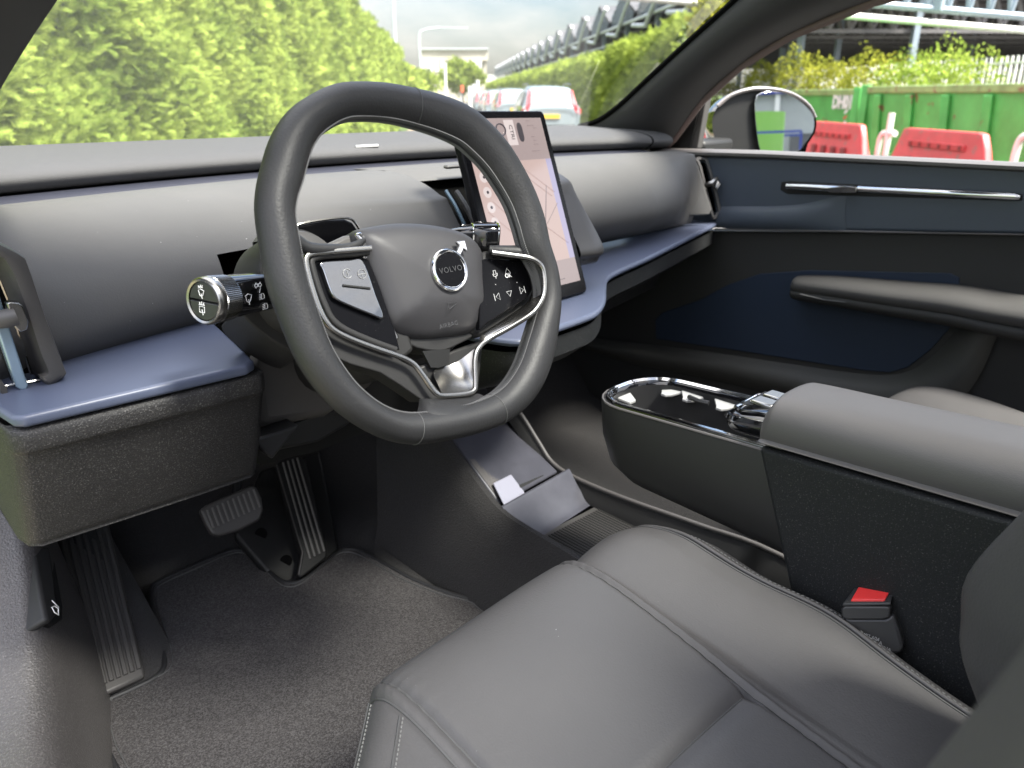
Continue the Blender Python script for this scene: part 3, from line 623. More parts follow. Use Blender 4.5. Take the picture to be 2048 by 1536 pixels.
# airbag cover: domed pad
HD = -.012
co = [(720, 456), (752, 446), (800, 440), (850, 441), (900, 448), (940, 461), (966, 482), (978, 510), (980, 550), (983, 595), (982, 630), (975, 650), (955, 663), (915, 670), (870, 674), (830, 672), (803, 664), (787, 648), (772, 612), (756, 570), (738, 525), (724, 488)]
cq = np.array([[(W(*p, HD)-WC)@wx, (W(*p, HD)-WC)@wy] for p in co]); cq = cm(cq, 3, True); cc = cq.mean(0)+np.array((0, .0))
rows = []
for s, d in ((1.0, -.060), (1.0, -.030), (1.003, -.018), (.985, -.010), (.95, -.0055), (.85, .000), (.7, .0035), (.5, .006), (.3, .0072), (.12, .0078), (.02, .008)):
    r = []
    for p in cq:
        q = cc+(p-cc)*s; dd = d
        yy = (q[1]-cc[1])
        if yy < -.030 and d > -.02: dd -= .0045*min(1, (-.030-yy)/.008)     # step across the lower part
        r.append(L3(*q, HD+dd))
    rows.append(r)
cover = loft('airbag_cover', rows, M['hub'], sw, cv=True, caps=True)
def Hs(px_, py_, d): return W(px_, py_, HD+d)
# hub skirt below the cover
sk = [(790, 655), (820, 690), (870, 702), (905, 695), (975, 655), (960, 640), (880, 660), (800, 640)]
plate('hub_skirt', cm([W(*p, -.028) for p in sk], 3, True), -wn*.03, M['console'], sw, bevel=.006, seg=3)
# emblem
M['embd'] = mat('faint_embossing', (.045, .045, .048), .5)
ec = W(897, 541, HD+.0075); er = [np.linalg.norm(W(897, 497, HD+.0075)-ec), np.linalg.norm(W(931, 541, HD+.0075)-ec)]
R_ = .5*(np.linalg.norm(W(*(897, 496), HD+.0075)-W(*(900, 587), HD+.0075)))*.94
emb = loft('emblem', [[ec+wx*r*math.cos(a)+wy*r*math.sin(a)+wn*d for a in np.linspace(0, 2*math.pi, 49)[:-1]] for r, d in ((R_, 0), (R_, .003), (R_*.93, .0045), (R_*.82, .0042), (R_*.78, .003))], M['chromeb'], sw, cv=True)
plate('emblem_disc', [ec+wx*R_*.80*math.cos(a)+wy*R_*.80*math.sin(a)+wn*.0036 for a in np.linspace(0, 2*math.pi, 49)[:-1]], -wn*.003, M['glossd'], emb)
q = math.sqrt(.5)
def E2(a, b, d=.0048): return ec+(wx*a+wy*b)*R_+wn*d
plate('emblem_arrow', [E2(.58, .74), E2(.86, 1.02), E2(.70, 1.20), E2(1.20, 1.20), E2(1.20, .70), E2(1.02, .86), E2(.74, .58)], -wn*.004, M['chromeb'], emb, bevel=.0004)
text('emblem_text', 'VOLVO', ec+wn*.0038, wx, wy, R_*.36, M['embd'], emb, spacing=1.15)
text('cover_text', 'AIRBAG', W(897, 650, HD+.002), wx, wy, .0062, M['embd'], cover, spacing=1.1)
icon('horn_symbol', [['c', (-.6, .35), (-.6, -.35), (-.35, -.3), (.55, .05), (.55, .2), (-.35, .25)]], W(905, 610, HD+.008), wx, wy, .009, M['embd'], cover, r=.0003)
# spoke body behind everything
SD = -.024
sbL = [(585, 500), (600, 492), (640, 488), (700, 490), (760, 500), (800, 600), (830, 700), (800, 725), (720, 700), (668, 690), (640, 650), (610, 560)]
plate('spoke', [W(*p, SD) for p in sbL], -wn*.018, M['console'], sw, bevel=.004, label='left spoke')
# leather-ish bridge of the spoke into the rim, above the left pad
tube('spoke_bridge', cm([W(588, 480, -.004), W(620, 497, -.006), (W(680, 498, -.009)), W(712, 490, -.010), W(727, 480, -.012)], 5), .0065, M['leather'], sw, scale=[1.0-.55*i/20 for i in range(21)])
plate('spoke_web', [W(*p, -.030) for p in ((615, 505), (690, 470), (722, 466), (735, 500), (700, 520), (640, 525))], -wn*.02, M['shroudgrey'], sw, bevel=.004)
sbR = [(970, 500), (1040, 508), (1080, 530), (1092, 570), (1075, 610), (1020, 645), (960, 675), (900, 640)]
plate('spoke', [W(*p, SD) for p in sbR], -wn*.018, M['console'], sw, bevel=.004, label='right spoke')
tube('spoke_bridge', cm([W(978, 500, -.020), W(1010, 503, -.012), W(1050, 508, -.004), W(1082, 525, -.001)], 5), .006, M['leather'], sw, scale=[.8+.9*i/15 for i in range(16)])
# underside of the left and lower spokes (dark grey body)
und = [(640, 640), (668, 665), (720, 690), (790, 715), (838, 740), (862, 762), (890, 795), (905, 800), (843, 800), (800, 770), (760, 745), (700, 728), (665, 712), (650, 680)]
plate('spoke_underside', [W(*p, -.016) for p in und], -wn*.022, M['console'], sw, bevel=.004, seg=3)
mid_u = [(905, 705), (965, 690), (957, 780), (940, 795), (875, 797), (855, 765), (840, 742)]
# lower V piece: metal dish
loft('spoke_dish', [[W(*p, d) for p, d in r] for r in (
   [((862, 740), -.030), ((885, 733), -.034), ((912, 728), -.034), ((945, 700), -.022), ((958, 690), -.016)],
   [((872, 762), -.022), ((890, 752), -.030), ((918, 748), -.030), ((945, 740), -.022), ((953, 735), -.015)],
   [((880, 778), -.016), ((895, 772), -.024), ((925, 766), -.024), ((944, 768), -.018), ((955, 766), -.014)],
   [((885, 793), -.012), ((900, 790), -.014), ((925, 788), -.014), ((944, 786), -.012), ((953, 778), -.012)])], M['chrome'], sw, sub=2, label='dished metal piece at the bottom of the wheel')
plate('lower_spoke', [W(*p, -.034) for p in ((835, 735), (905, 700), (968, 680), (960, 760), (950, 795), (880, 800))], -wn*.014, M['console'], sw, bevel=.003)
plate('lower_recess', [W(*p, -.028) for p in ((845, 702), (900, 698), (898, 728), (880, 735), (862, 735))], -wn*.004, M['black'], sw)
# leather saddle where the lower spoke meets the rim
sad = loft('rim_saddle', [cm([W(x, y, d) for x, y, d in r], 4) for r in (
   [(838, 797, -.018), (855, 797, -.010), (900, 797, -.008), (940, 793, -.010), (956, 786, -.018)],
   [(838, 812, -.012), (856, 806, .000), (905, 806, .004), (955, 798, .000), (975, 795, -.010)],
   [(832, 830, .000), (860, 828, .012), (905, 828, .016), (960, 815, .012), (990, 806, .002)],
   [(835, 850, .006), (870, 850, .014), (910, 848, .016), (960, 838, .013), (985, 825, .006)])], M['leather'], sw, sub=1)
# satin metal line around the pads, one ribbon from the left pad, down the V, to the right pad
tr = [(742, 497), (700, 500), (650, 504), (625, 507), (613, 514), (612, 530), (622, 570), (636, 612), (650, 640), (668, 660), (700, 677), (750, 696), (800, 713), (826, 727), (845, 750), (862, 775), (873, 787), (888, 791), (930, 788), (948, 781), (951, 765), (950, 720), (956, 698), (975, 680), (1020, 655), (1060, 630), (1078, 610), (1088, 585), (1088, 550), (1080, 528), (1060, 516), (1030, 511), (984, 505)]
trp = cm([W(*p, -.006+.012*float(np.interp(p[0], (985, 1070), (0, 1.6)))) for p in tr], 5)
wd = []
nT = len(trp)
tube('spoke_trim', trp, 1, M['chrome'], sw, sec=rrect(.0052, .0046, .0018, 3), up=wn, scale=[1.0]*nT)
inner = [(735, 505), (700, 508), (655, 511), (632, 515), (622, 522), (624, 540), (636, 580), (650, 615), (664, 640), (690, 660), (740, 682), (790, 700)]
tube('pad_surround', cm([W(*p, -.011) for p in inner], 4), 1, M['console'], sw, sec=rrect(.006, .008, .002, 2), up=wn)
bo_ = [(960, 693), (975, 681), (1020, 656), (1060, 631), (1078, 611), (1088, 585), (1088, 550), (1080, 528), (1060, 516), (1030, 511), (984, 505)]
bi_ = [(958, 678), (968, 665), (1005, 640), (1042, 615), (1056, 601), (1064, 582), (1066, 558), (1062, 537), (1048, 526), (1025, 521), (984, 516)]
def dr(p): return -.006+.012*float(np.interp(p[0], (985, 1070), (0, 1.6)))
BO = cm([W(*p, dr(p)) for p in bo_], 4); BI = cm([W(*p, -.0125) for p in bi_], 4)
loft('pad_surround', [BO*(1-s)+BI*s+wn*.004*math.sin(math.pi*s) for s in (0, .25, .5, .75, 1)], M['chrome'], sw)
# gloss fields
gl = [(634, 517), (724, 512), (738, 520), (760, 575), (782, 640), (790, 660), (800, 700), (740, 682), (690, 660), (664, 638), (648, 605), (634, 560), (624, 530)]
plate('pad_field', [W(*p, -.015) for p in gl], -wn*.008, M['glossd'], sw, bevel=.001, label='gloss black field of the left spoke')
bt = [(650, 522), (700, 519), (722, 517), (735, 540), (752, 590), (768, 636), (740, 628), (700, 612), (672, 598), (660, 580), (646, 540), (640, 528)]
TILT = np.array((0, 0, 0.))
padL = plate('button_pad', cm([W(*p, -.0095) for p in bt], 3, True), -wn*.006, M['glossw'], sw, bevel=.0012, seg=3, label='left button pad reflecting the sky')
tube('pad_slot', [W(686, 571, -.009), W(740, 577, -.009)], .0013, M['black'], padL, n=6)
icon('pad_symbol', [[(.5*math.cos(a), .5*math.sin(a)) for a in np.linspace(.5, 5.6, 12)], [(.05, .3), (-.1, 0), (.12, 0), (-.02, -.3)]], W(695, 547, -.009), wx, wy, .0085, M['greyprint'], padL, r=.0003)
icon('pad_symbol', [['c']+[(.5*math.cos(a), .5*math.sin(a)) for a in np.linspace(0, 6.28, 13)[:-1]], [(-.5, 0), (.5, 0)], [(0, 0), (0, -.5)]], W(724, 548, -.009), wx, wy, .0085, M['greyprint'], padL, r=.0003)
gr_ = [(978, 516), (1040, 521), (1060, 524), (1067, 545), (1067, 575), (1058, 592), (1040, 606), (1000, 630), (972, 648), (960, 660), (960, 520)]
padR = plate('button_pad', [W(*p, -.013) for p in gr_], -wn*.008, M['glossd'], sw, bevel=.0012, seg=3, label='right button pad with media symbols')
def WI(px_, py_): return W(px_, py_, -.0125)
icon('pad_symbol', [['c', (-.25, .6), (.25, .6), (.25, -.05), (-.25, -.05)], [(-.5, .1), (-.4, -.3), (0, -.45), (.4, -.3), (.5, .1)], [(0, -.45), (0, -.8)]], WI(990, 548), wx, wy, .0062, M['white'], padR)
icon('pad_symbol', [['c', (-.6, -.3), (.6, -.3), (0, .6)]], WI(1015, 543), wx, wy, .006, M['white'], padR)
text('pad_text', 'OK', WI(1016, 551.5), wx, wy, .0062, M['white'], padR, bold=.02)
icon('pad_symbol', [['c', (-.6, .4), (.6, .4), (0, -.5)]], WI(1019, 587), wx, wy, .0062, M['white'], padR)
icon('pad_symbol', [['c', (-.35, 0), (.45, .6), (.45, -.6)], [(-.65, .6), (-.65, -.6)]], WI(995, 593.5), wx, wy, .0062, M['white'], padR)
icon('pad_symbol', [['c', (.35, 0), (-.45, .6), (-.45, -.6)], [(.65, .6), (.65, -.6)]], WI(1044, 580), wx, wy, .0062, M['white'], padR)
icon('pad_dot', [[(-.1, 0), (.1, 0)]], WI(991, 569), wx, wy, .004, M['white'], padR); icon('pad_dot', [[(-.1, 0), (.1, 0)]], WI(1034, 565), wx, wy, .004, M['white'], padR)
# chrome corner left of the cover
plate('chrome_corner', [W(*p, d) for p, d in (((712, 466), -.012), ((722, 463), -.014), ((730, 470), -.016), ((736, 505), -.014), ((737, 517), -.012), ((728, 518), -.012), ((727, 500), -.010), ((722, 480), -.010))], -wn*.006, M['chromeb'], sw, bevel=.0015)
plate('chrome_corner', [W(*p, -.016) for p in ((755, 650), (783, 645), (790, 655), (800, 675), (790, 690), (765, 680))], -wn*.006, M['chrome'], sw, bevel=.002)
# ================================================================ PEDALS
bp = thing('brake_pedal', 'brake pedal with a ribbed dark rubber pad left of the accelerator', 'pedal', (-.36, .55, .46))
pn = np.array((0, -.82, .57)); PP = (0, .47, .46)
def B(px_, py_, d=0): return U(px_, py_, P=np.array(PP)+pn*d, N=pn)
bo = [(400, 1020), (412, 1010), (500, 971), (512, 972), (524, 995), (527, 1020), (520, 1040), (480, 1060), (440, 1072), (424, 1068), (412, 1048)]
plate('pedal_pad', [B(*p) for p in bo], -pn*.014, M['rubber'], bp, bevel=.004, seg=3)
mb = MB()
for i in range(10):
    x = 414+i*10.3; y = 1020-i*4.6
    mb.tube([B(x, y, .001), B(x+13, y+36, .001)], .0017, 6)
mb.build('pad_ribs', M['ribm'], bp)
tube('pedal_arm', [B(470, 1010, -.02), B(475, 960, -.05), B(480, 900, -.05)], .008, M['black'], bp, n=8)
ap = thing('accelerator_pedal', 'tall narrow accelerator pedal with long grooves on a black plastic base', 'pedal', (-.24, .5, .40))
an = np.array((.05, -.62, .78)); AP = (0, .52, .42)
def Aa(px_, py_, d=0): return U(px_, py_, P=np.array(AP)+an*d/np.linalg.norm(an), N=an)
an_ = an/np.linalg.norm(an)
plate('pedal_base', [Aa(*p, -.035) for p in ((470, 1070), (520, 940), (640, 900), (680, 1100), (640, 1140), (585, 1168), (560, 1165), (530, 1140))], -an_*.02, M['black'], ap, bevel=.006, seg=3)
plate('pedal_tread', [Aa(*p) for p in ((553, 925), (565, 918), (600, 912), (612, 920), (655, 1100), (654, 1115), (603, 1155), (597, 1150), (605, 1105), (590, 1060))], -an_*.02, M['black'], ap, bevel=.003)
mb = MB()
for i in range(4):
    mb.tube([Aa(566+i*9.5, 925-i*3, .001), Aa(620+i*9.5, 1117-i*5, .001)], .0017, 6)
mb.build('tread_ribs', M['ribm'], ap)
tube('pedal_edge', [Aa(553, 930, 0), Aa(605, 1105, 0), Aa(597, 1150, -.002)], .0015, M['rubber'], ap, n=5)
for (x, y) in ((522, 1068), (572, 1122)):
    tube('base_hole', [Aa(x, y, -.036), Aa(x, y, -.033)], .010, M['hole'], ap, n=20)
# ================================================================ FLOOR MAT
fm = thing('floor_mat', 'dark grey tufted carpet mat with a dark bound edge in the driver footwell', 'mat', (-.4, .1, .34))
zM = .349
mo = [(232, 1536), (205, 1470), (196, 1425), (212, 1402), (255, 1382), (305, 1358), (325, 1340), (328, 1318), (318, 1270), (303, 1210), (303, 1178), (318, 1163), (380, 1135), (450, 1105), (480, 1100), (503, 1107), (530, 1135), (560, 1160), (585, 1166), (610, 1158), (640, 1135), (680, 1103), (705, 1098), (730, 1106), (780, 1133), (830, 1160), (900, 1187), (960, 1205)]
mp3 = [U(*p, z=zM) for p in mo]+[np.array((-.14, .10, zM)), np.array((-.14, -.45, zM)), np.array((-.62, -.45, zM)), np.array((-.64, .0, zM))]
mo3 = cm(mp3, 4, True)
mobj = plate('mat_pile', mo3, (0, 0, -.010), M['mat'], fm)
tube('mat_binding', mo3+np.array((0, 0, -.001)), .0042, M['binding'], fm, closed=True, n=8)
# heel-side stitching line inside the edge
c0 = mo3.mean(0); ins = np.array([p+(c0-p)/np.linalg.norm(c0-p)*.011+np.array((0, 0, .0006)) for p in mo3])
tube('mat_stitching', ins, .0009, M['seatdark'], fm, closed=True, n=5)
# ================================================================ DRIVER'S SEAT
seat = thing('driver_seat', 'grey leather driver seat with dark seams and pale stitching nearest the camera', 'car seat', (-.38, -.3, .34))
pr = cm([(-.60, .570), (-.50, .578), (-.42, .588), (-.34, .600), (-.26, .613), (-.19, .623), (-.145, .622), (-.118, .610), (-.104, .588), (-.101, .55), (-.108, .50), (-.125, .43)], 10)
ka = np.r_[0, np.cumsum(np.linalg.norm(np.diff(pr, axis=0), axis=1))]
def sm(a, b, x): t = np.clip((x-a)/(b-a), 0, 1); return t*t*(3-2*t)
def smx(x, xs_, ys_):
    return np.interp(x, xs_, ys_)
bx = np.array([-.265, -.245, -.22, -.19, -.16, -.140, -.128, -.118, -.110, -.104, -.100, -.098]); bz = np.array([0, -.001, .002, .007, .0125, .0145, .013, .008, -.004, -.03, -.07, -.13])
lx = np.array([-.652, -.648, -.640, -.628, -.61, -.58, -.55, -.525, -.506, -.492]); lz = np.array([-.12, -.06, -.02, .004, .010, .010, .007, .003, .001, 0])
xs_ = np.unique(np.r_[np.arange(-.652, -.098, .0025), bx, lx, -.265, -.2585, -.492, -.5065])
from_bz = lambda x: np.interp(x, bx, bz); from_lz = lambda x: np.interp(x, lx, lz)
def seat_pt(x, y, z, i):
    f = 1.
    z = z+.008*sm(-.45, -.15, y)*(1-2.1*min(1, max(0, (-.265-x)/.227))) - (.020*sm(-.45, -.2, y)*sm(-.262, -.235, x) if x > -.265 else 0)
    if x > -.265:
        k = .5+.5*sm(-.52, -.30, y)         # bolster fades to the back
        dz = float(from_bz(x)); dz = dz*k if dz > 0 else dz
        q = sm(-.265, -.245, x); yb = .012*math.sin(min(1, (x+.265)/.14)*math.pi)-.03*sm(-.14, -.10, x)
        yy = y+(yb if y > -.2 else yb*sm(-.30, -.2, y))
        zz = z+dz*(1 if y < -.11 else 1)
        zz -= .012*sm(-.20, -.13, y)*sm(-.18, -.10, x)
        x2 = x-.012*sm(-.36, -.5, y)*sm(-.2, -.1, x)+ .010*math.exp(-((y+.34)/.05)**2)*sm(-.2, -.12, x)
        x, y, z = x2, yy, zz
    elif x < -.492:
        dz = float(from_lz(x)); yb = -1.15*max(0, -.495-x)
        y = y+(yb if y > -.2 else yb*sm(-.30, -.2, y)); z = z+dz*sm(.02, -.12, -(-y)*1.0+0) if False else z+dz*(.3+.7*sm(-.11, -.20, y))
    else:
        c = (x+.378)/.113; z = z-.004*(c*c)*0+.003*(1-c*c)
    return x, y, z
V = np.zeros((len(xs_), len(pr), 3))
for i, x in enumerate(xs_):
    for j, (y, z) in enumerate(pr):
        p = np.array(seat_pt(x, y, z, j))
        g = 0
        for sx_, w_, dp in ((-.265, .0035, .005), (-.2565, .0025, .0018), (-.492, .0035, .004), (-.5075, .003, .003)):
            g += dp*math.exp(-((x-sx_)/w_)**2)
        if x < -.265 and x > -.492: g += .007*math.exp(-((y+.342)/.006)**2)+.003*math.exp(-((y+.342)/.03)**2)
        pk = sum(math.exp(-abs(x-q_)/.010) for q_ in (-.265, -.492)); p[2] += .00055*pk*math.sin(y*420+1.3*math.sin(y*90))*(1 if y < -.12 else 0)+.0010*math.sin(x*31+y*17)*math.sin(y*23-x*9+1)
        p[2] -= g*(1 if y < -.12 else 0); 
        if y >= -.12: p[1] -= g; 
        V[i, j] = p
def seat_part(name, a, b, m=None, **k):
    ii_ = [i for i, x in enumerate(xs_) if a-1e-6 <= x <= b+1e-6]
    return loft(name, V[ii_], M['seat'], seat, **k)
cush = seat_part('seat_cushion', -.492, -.265)
bolR = seat_part('side_bolster', -.265, -.09, label='right cushion bolster'); bolL = seat_part('side_bolster', -.66, -.492, label='left cushion bolster')
def on_seat(x, y):   # surface point near the given x and profile y
    i = np.argmin(abs(xs_-x)); j = np.argmin(abs(pr[:len(pr)*7//10, 0]-y)); return V[i, j]
def seam_line(x, y0, y1, dz=.0004, n=60):
    i = int(np.argmin(abs(xs_-x))); js = [j for j in range(len(pr)) if y0 <= pr[j, 0] <= y1 and ka[j] < ka[-1]-.05]
    return np.array([V[i, j]+np.array((0, 0, dz)) for j in js])
def line_of(x, j0, j1, nrm=.0006):
    i = int(np.argmin(abs(xs_-x))); res = []
    for j in range(j0, j1):
        a = V[i, j]; t1 = V[min(i+1, len(xs_)-1), j]-V[max(i-1, 0), j]; t2 = V[i, min(j+1, len(pr)-1)]-V[i, max(j-1, 0)]
        nn = np.cross(t1, t2); nn /= max(np.linalg.norm(nn), 1e-9); nn *= 1 if nn[2]+nn[1] > 0 else -1
        res.append(a+nn*nrm)
    return np.array(res)
JN = len(pr)
tube('seam', line_of(-.492, 0, JN), .0011, M['seatdark'], cush, n=5)
tube('seam', line_of(-.5075, 0, JN), .0011, M['seatdark'], bolL, n=5)
tube('seam', line_of(-.265, 0, 75), .0008, M['seatdark'], cush, n=5)
tube('seam', [V[i, np.argmin(abs(pr[:80, 0]+.342))]+np.array((0, 0, .0002)) for i, x in enumerate(xs_) if -.492 < x < -.268][::3], .0008, M['seatdark'], cush, n=5)
def stitches(name, P, m, par, r=.00055, gap=.45, step=.0048):
    P = np.array(P); a = np.r_[0, np.cumsum(np.linalg.norm(np.diff(P, axis=0), axis=1))]; mb = MB(); s = 0
    f = lambda s: np.array([np.interp(s, a, P[:, k]) for k in range(3)])
    while s < a[-1]-step:
        mb.tube([f(s), f(s+step*.3), f(s+step*(1-gap))], r, 4); s += step
    return mb.build(name, m, par, smooth=False)
# piping along the crest of the right bolster and stitching either side of it
crest = [(1165, 1100), (1195, 1080), (1235, 1069), (1275, 1067), (1320, 1072), (1400, 1101), (1500, 1145), (1610, 1203), (1655, 1238), (1700, 1284), (1790, 1343), (1880, 1408)]
ix = int(np.argmin(abs(xs_+.133)))
cl1 = line_of(-.134, 0, 98, .0012); tube('piping', cl1, .0024, M['seat'], bolR, n=8)
cl2 = line_of(-.1385, 0, 96, .0003); tube('seam', cl2, .0010, M['seatdark'], bolR, n=5)
stitches('stitching', line_of(-.128, 0, 96, .0008), M['stitchl'], bolR, r=.0005)
stitches('stitching', line_of(-.143, 78, 99, .0008), M['stitchl'], bolR)
for yy_, both in ((-.112, 0), (-.160, 1)):
    jj = int(np.argmin(abs(pr[:90, 0]-yy_))); P_ = np.array([V[i, jj]+np.array((0, .0002, .0008)) for i, x in enumerate(xs_) if -.645 < x < -.510][::-1])
    stitches('stitching', P_, M['stitchl'], bolL)
    if both: tube('seam', P_+np.array((0, .004, -.0004)), .0008, M['seatdark'], bolL, n=5)
    else: tube('seam', P_+np.array((0, .0035, -.001)), .0006, M['seatdark'], bolL, n=5)
# seat base
mb = MB(); mb.box((-.38, -.38, .42), (.44, .50, .16)); mb.build('seat_base', M['blacksat'], seat, bevel=.02)
# backrest with its two bolsters
def bk_y(z): return -.462-.27*(z-.66)
bsec = [(-.605, .060), (-.618, .035), (-.605, -.004), (-.58, -.019), (-.555, -.021), (-.52, .02), (-.46, .045), (-.38, .05), (-.30, .045), (-.25, .02), (-.20, -.038), (-.175, -.048), (-.155, -.038), (-.142, .0), (-.15, .03), (-.18, .10), (-.38, .13), (-.58, .10)]
rows = []
for z, k in ((.52, .85), (.56, .93), (.62, 1), (.67, 1), (.70, 1.0), (.74, 1), (.80, 1), (.85, 1), (.90, .98), (1.0, .97), (1.10, .97), (1.16, .95)):
    y0 = bk_y(z)+.03
    w = 1 if z < .75 else 1
    top = 0.0
    yR = float(np.interp(z, (.52, .62, .67, .724, .762, .803, .9, 1.2), (-.55, -.500, -.474, -.463, -.468, -.489, -.530, -.61)))+.003
    yL = bk_y(z)-.015
    row = []
    for x, d in bsec:
        tR = float(sm(-.30, -.22, x)); tL = float(sm(-.46, -.54, x)); base = (bk_y(z)-.005)*(1-tR-tL)+yR*tR+yL*tL
        row.append((-.38+(x+.38)*k, base-(d+(.048 if x > -.4 else .030)), z))
    rows.append(row)
rows = np.array(rows)
rows = np.array([cm(rows[:, j], 4) for j in range(rows.shape[1])]).transpose(1, 0, 2); rows = np.array([cm(r, 4, True) for r in rows])
loft('backrest', rows, M['seat'], seat, cv=True, caps=True)
# ================================================================ PASSENGER'S SEAT
ps = thing('passenger_seat', 'grey leather passenger seat cushion seen behind the centre armrest', 'car seat', (.38, -.3, .34))
rows = []
for y, z in cm([(-.60, .575), (-.40, .58), (-.22, .600), (-.14, .596), (-.105, .57), (-.10, .53), (-.12, .44)], 5):
    rows.append([(x, y-.03*((x-.38)/.24)**4, z+dz) for x, dz in cm([(.13, -.14), (.135, -.02), (.15, .008), (.19, .004), (.26, -.012), (.38, -.016), (.50, -.012), (.57, .004), (.61, .008), (.625, -.02), (.63, -.14)], 4)])
pc = loft('seat_cushion', rows, M['seat'], ps)
tube('seam', np.array(rows)[:, 12]+np.array((0, 0, .0008)), .0015, M['seatdark'], pc, n=5)
mb = MB(); mb.box((.38, -.42, .42), (.44, .48, .16)); mb.build('seat_base', M['black'], ps, bevel=.02)
prow = []
for z, k in ((.54, 1), (.62, 1), (.8, .97), (1.0, .95), (1.16, .88)):
    prow.append([(.38+(x)*k, -.60-.27*(z-.6)+d, z) for x, d in cm([(-.24, .0), (-.23, .06), (-.17, .05), (-.1, .01), (0, 0), (.1, .01), (.17, .05), (.23, .06), (.24, 0), (.2, -.08), (0, -.1), (-.2, -.08)], 3, True)])
loft('backrest', prow, M['seat'], ps, cv=True, caps=True)
plate('rail_cover', [U(1505, 1035, z=.37), U(1590, 985, z=.37), (.33, -.1, .37), (.2, -.3, .37), (.05, -.2, .37)], (0, 0, -.02), M['rubber'], ps, bevel=.004)
# ================================================================ LOW TRAY BETWEEN THE FOOTWELLS
tray = thing('floor_tray', 'low open tray between the footwells with a ribbed base and lilac charging pad', 'storage tray', (0, .1, .34))
def T0(px_, py_, x): return U(px_, py_, x=x)
ridge = [(.085, -.42, .478), tuple(T0(1560, 1110, .085)), tuple(T0(1400, 1050, .085)), tuple(T0(1250, 997, .085)), tuple(T0(1150, 955, .085)), tuple(T0(1105, 925, .085)), tuple(T0(1078, 885, .085)), tuple(T0(1050, 840, .085)), tuple(T0(1015, 790, .085)), tuple(T0(980, 740, .085))]
rc = cm(ridge, 5)
tube('tray_rim', rc, .0035, M['doorgrey'], tray, n=8)
fz = .452
def tray_floor(y): return fz+max(0, y-.10)*.0+ (max(0, y-.13)**1.0)*.62
loft('tray_side', [[p+np.array((.004, 0, 0)), p+np.array((-.003, 0, -.004)), np.array((p[0]-.012, p[1], max(min(tray_floor(p[1]), p[2]-.03), .44)))] for p in rc], M['console'], tray)
loft('tray_outer', [[p+np.array((.003, 0, .0)), p+np.array((.014, 0, -.03)), np.array((p[0]+.02, p[1], .335))] for p in rc], M['speckfine'], tray)
loft('tray_base', [[(x, y, fz) for x in np.linspace(-.10, .085, 3)] for y in np.linspace(-.45, .125, 8)], M['dashdark'], tray)
mb = MB()
for i in range(26):
    x = -.078+i*.006
    mb.bar((x, -.2, fz+.0006), (x, .115, fz+.0006), .0026, .0012)
mb.build('tray_ribs', M['console'], tray, bevel=0)
# curved lip between base and charging pad
r1, r2 = T0(1010, 1018, -.08), T0(1108, 955, .07)
lip = []
for k, (dy, z) in enumerate(((.0, 0), (.006, .0), (.02, .006), (.045, .018), (.07, .030))):
    pass
lp = cm([(.118, fz), (.128, fz+.003), (.138, fz+.010), (.152, fz+.024), (.165, fz+.040), (.170, fz+.045), (.175, fz+.042), (.180, fz+.02)], 4)
loft('tray_lip', [[(x, y+(x+.08)*.10, z) for y, z in lp] for x in np.linspace(-.088, .078, 5)], M['lilac'], tray)
pa = [U(905, 880, x=-.075), U(1000, 1008, x=-.075), U(1095, 955, x=.05), U(1000, 862, x=.05)]
def padpt(u, v): return (pa[0]*(1-u)+pa[3]*u)*(1-v)+(pa[1]*(1-u)+pa[2]*u)*v
pn_ = np.cross(pa[3]-pa[0], pa[0]-pa[1]); pn_ /= np.linalg.norm(pn_); pn_ *= np.sign(pn_[2])
up0, up1 = pa[0]+(pa[0]-pa[1])*.8, pa[3]+(pa[3]-pa[2])*.8
cp = plate('charging_pad', [up0, pa[1], pa[2]+(pa[2]-pa[1])*.25, up1+(pa[2]-pa[1])*.25], -pn_*.006, M['lilac'], tray, bevel=.003)
mb = MB()
for i in range(11):
    u = .04+.30*i/10; mb.bar(padpt(u, .33)+pn_*.0005, padpt(u, .92)+pn_*.0005, .003, .0015)
mb.build('pad_grooves', M['doorgrey'], cp)
mb = MB(); mb.bar(padpt(.48, -.7)+pn_*.0006, padpt(.44, .55)+pn_*.0006, .003, .0015); mb.build('pad_divider', M['dash'], cp)
plate('pad_field', [padpt(.46, .35), padpt(.46, .95), padpt(.97, .95), padpt(.97, .35)], pn_*.0008, M['console'], cp)
kc = [U(x_, y_, P=pa[1]+pn_*.007, N=pn_) for x_, y_ in ((985, 968), (1025, 948), (1048, 988), (1007, 1012))]
M['cardm'] = mat('pale_lilac_tag', (.30, .30, .36), .35)
card = plate('card_key', kc, pn_*.003, M['cardm'], None, bevel=.002, seg=3); card['label'] = 'small pale lilac card lying in the low tray below the steering wheel'; card['category'] = 'card'
# ================================================================ CENTRE CONSOLE
con = thing('centre_console', 'centre console with a padded grey armrest, speckled side and extended cup holder', 'console', (-.04, -.3, .34))
XC = -.10
def Q(px_, py_, x=XC): return U(px_, py_, x=x)
c0, c1, c2, c3 = Q(1515, 893), Q(2048, 1047), Q(2110, 1500), Q(1580, 1190)
plate('console_body', [c0, c1+(c1-c0)*.5, np.array((XC, -.75, .34)), np.array((XC, -.34, .34)), c3+(0, .0, 0)], (.125, 0, 0), M['speckfine'], con, bevel=.006, seg=3)
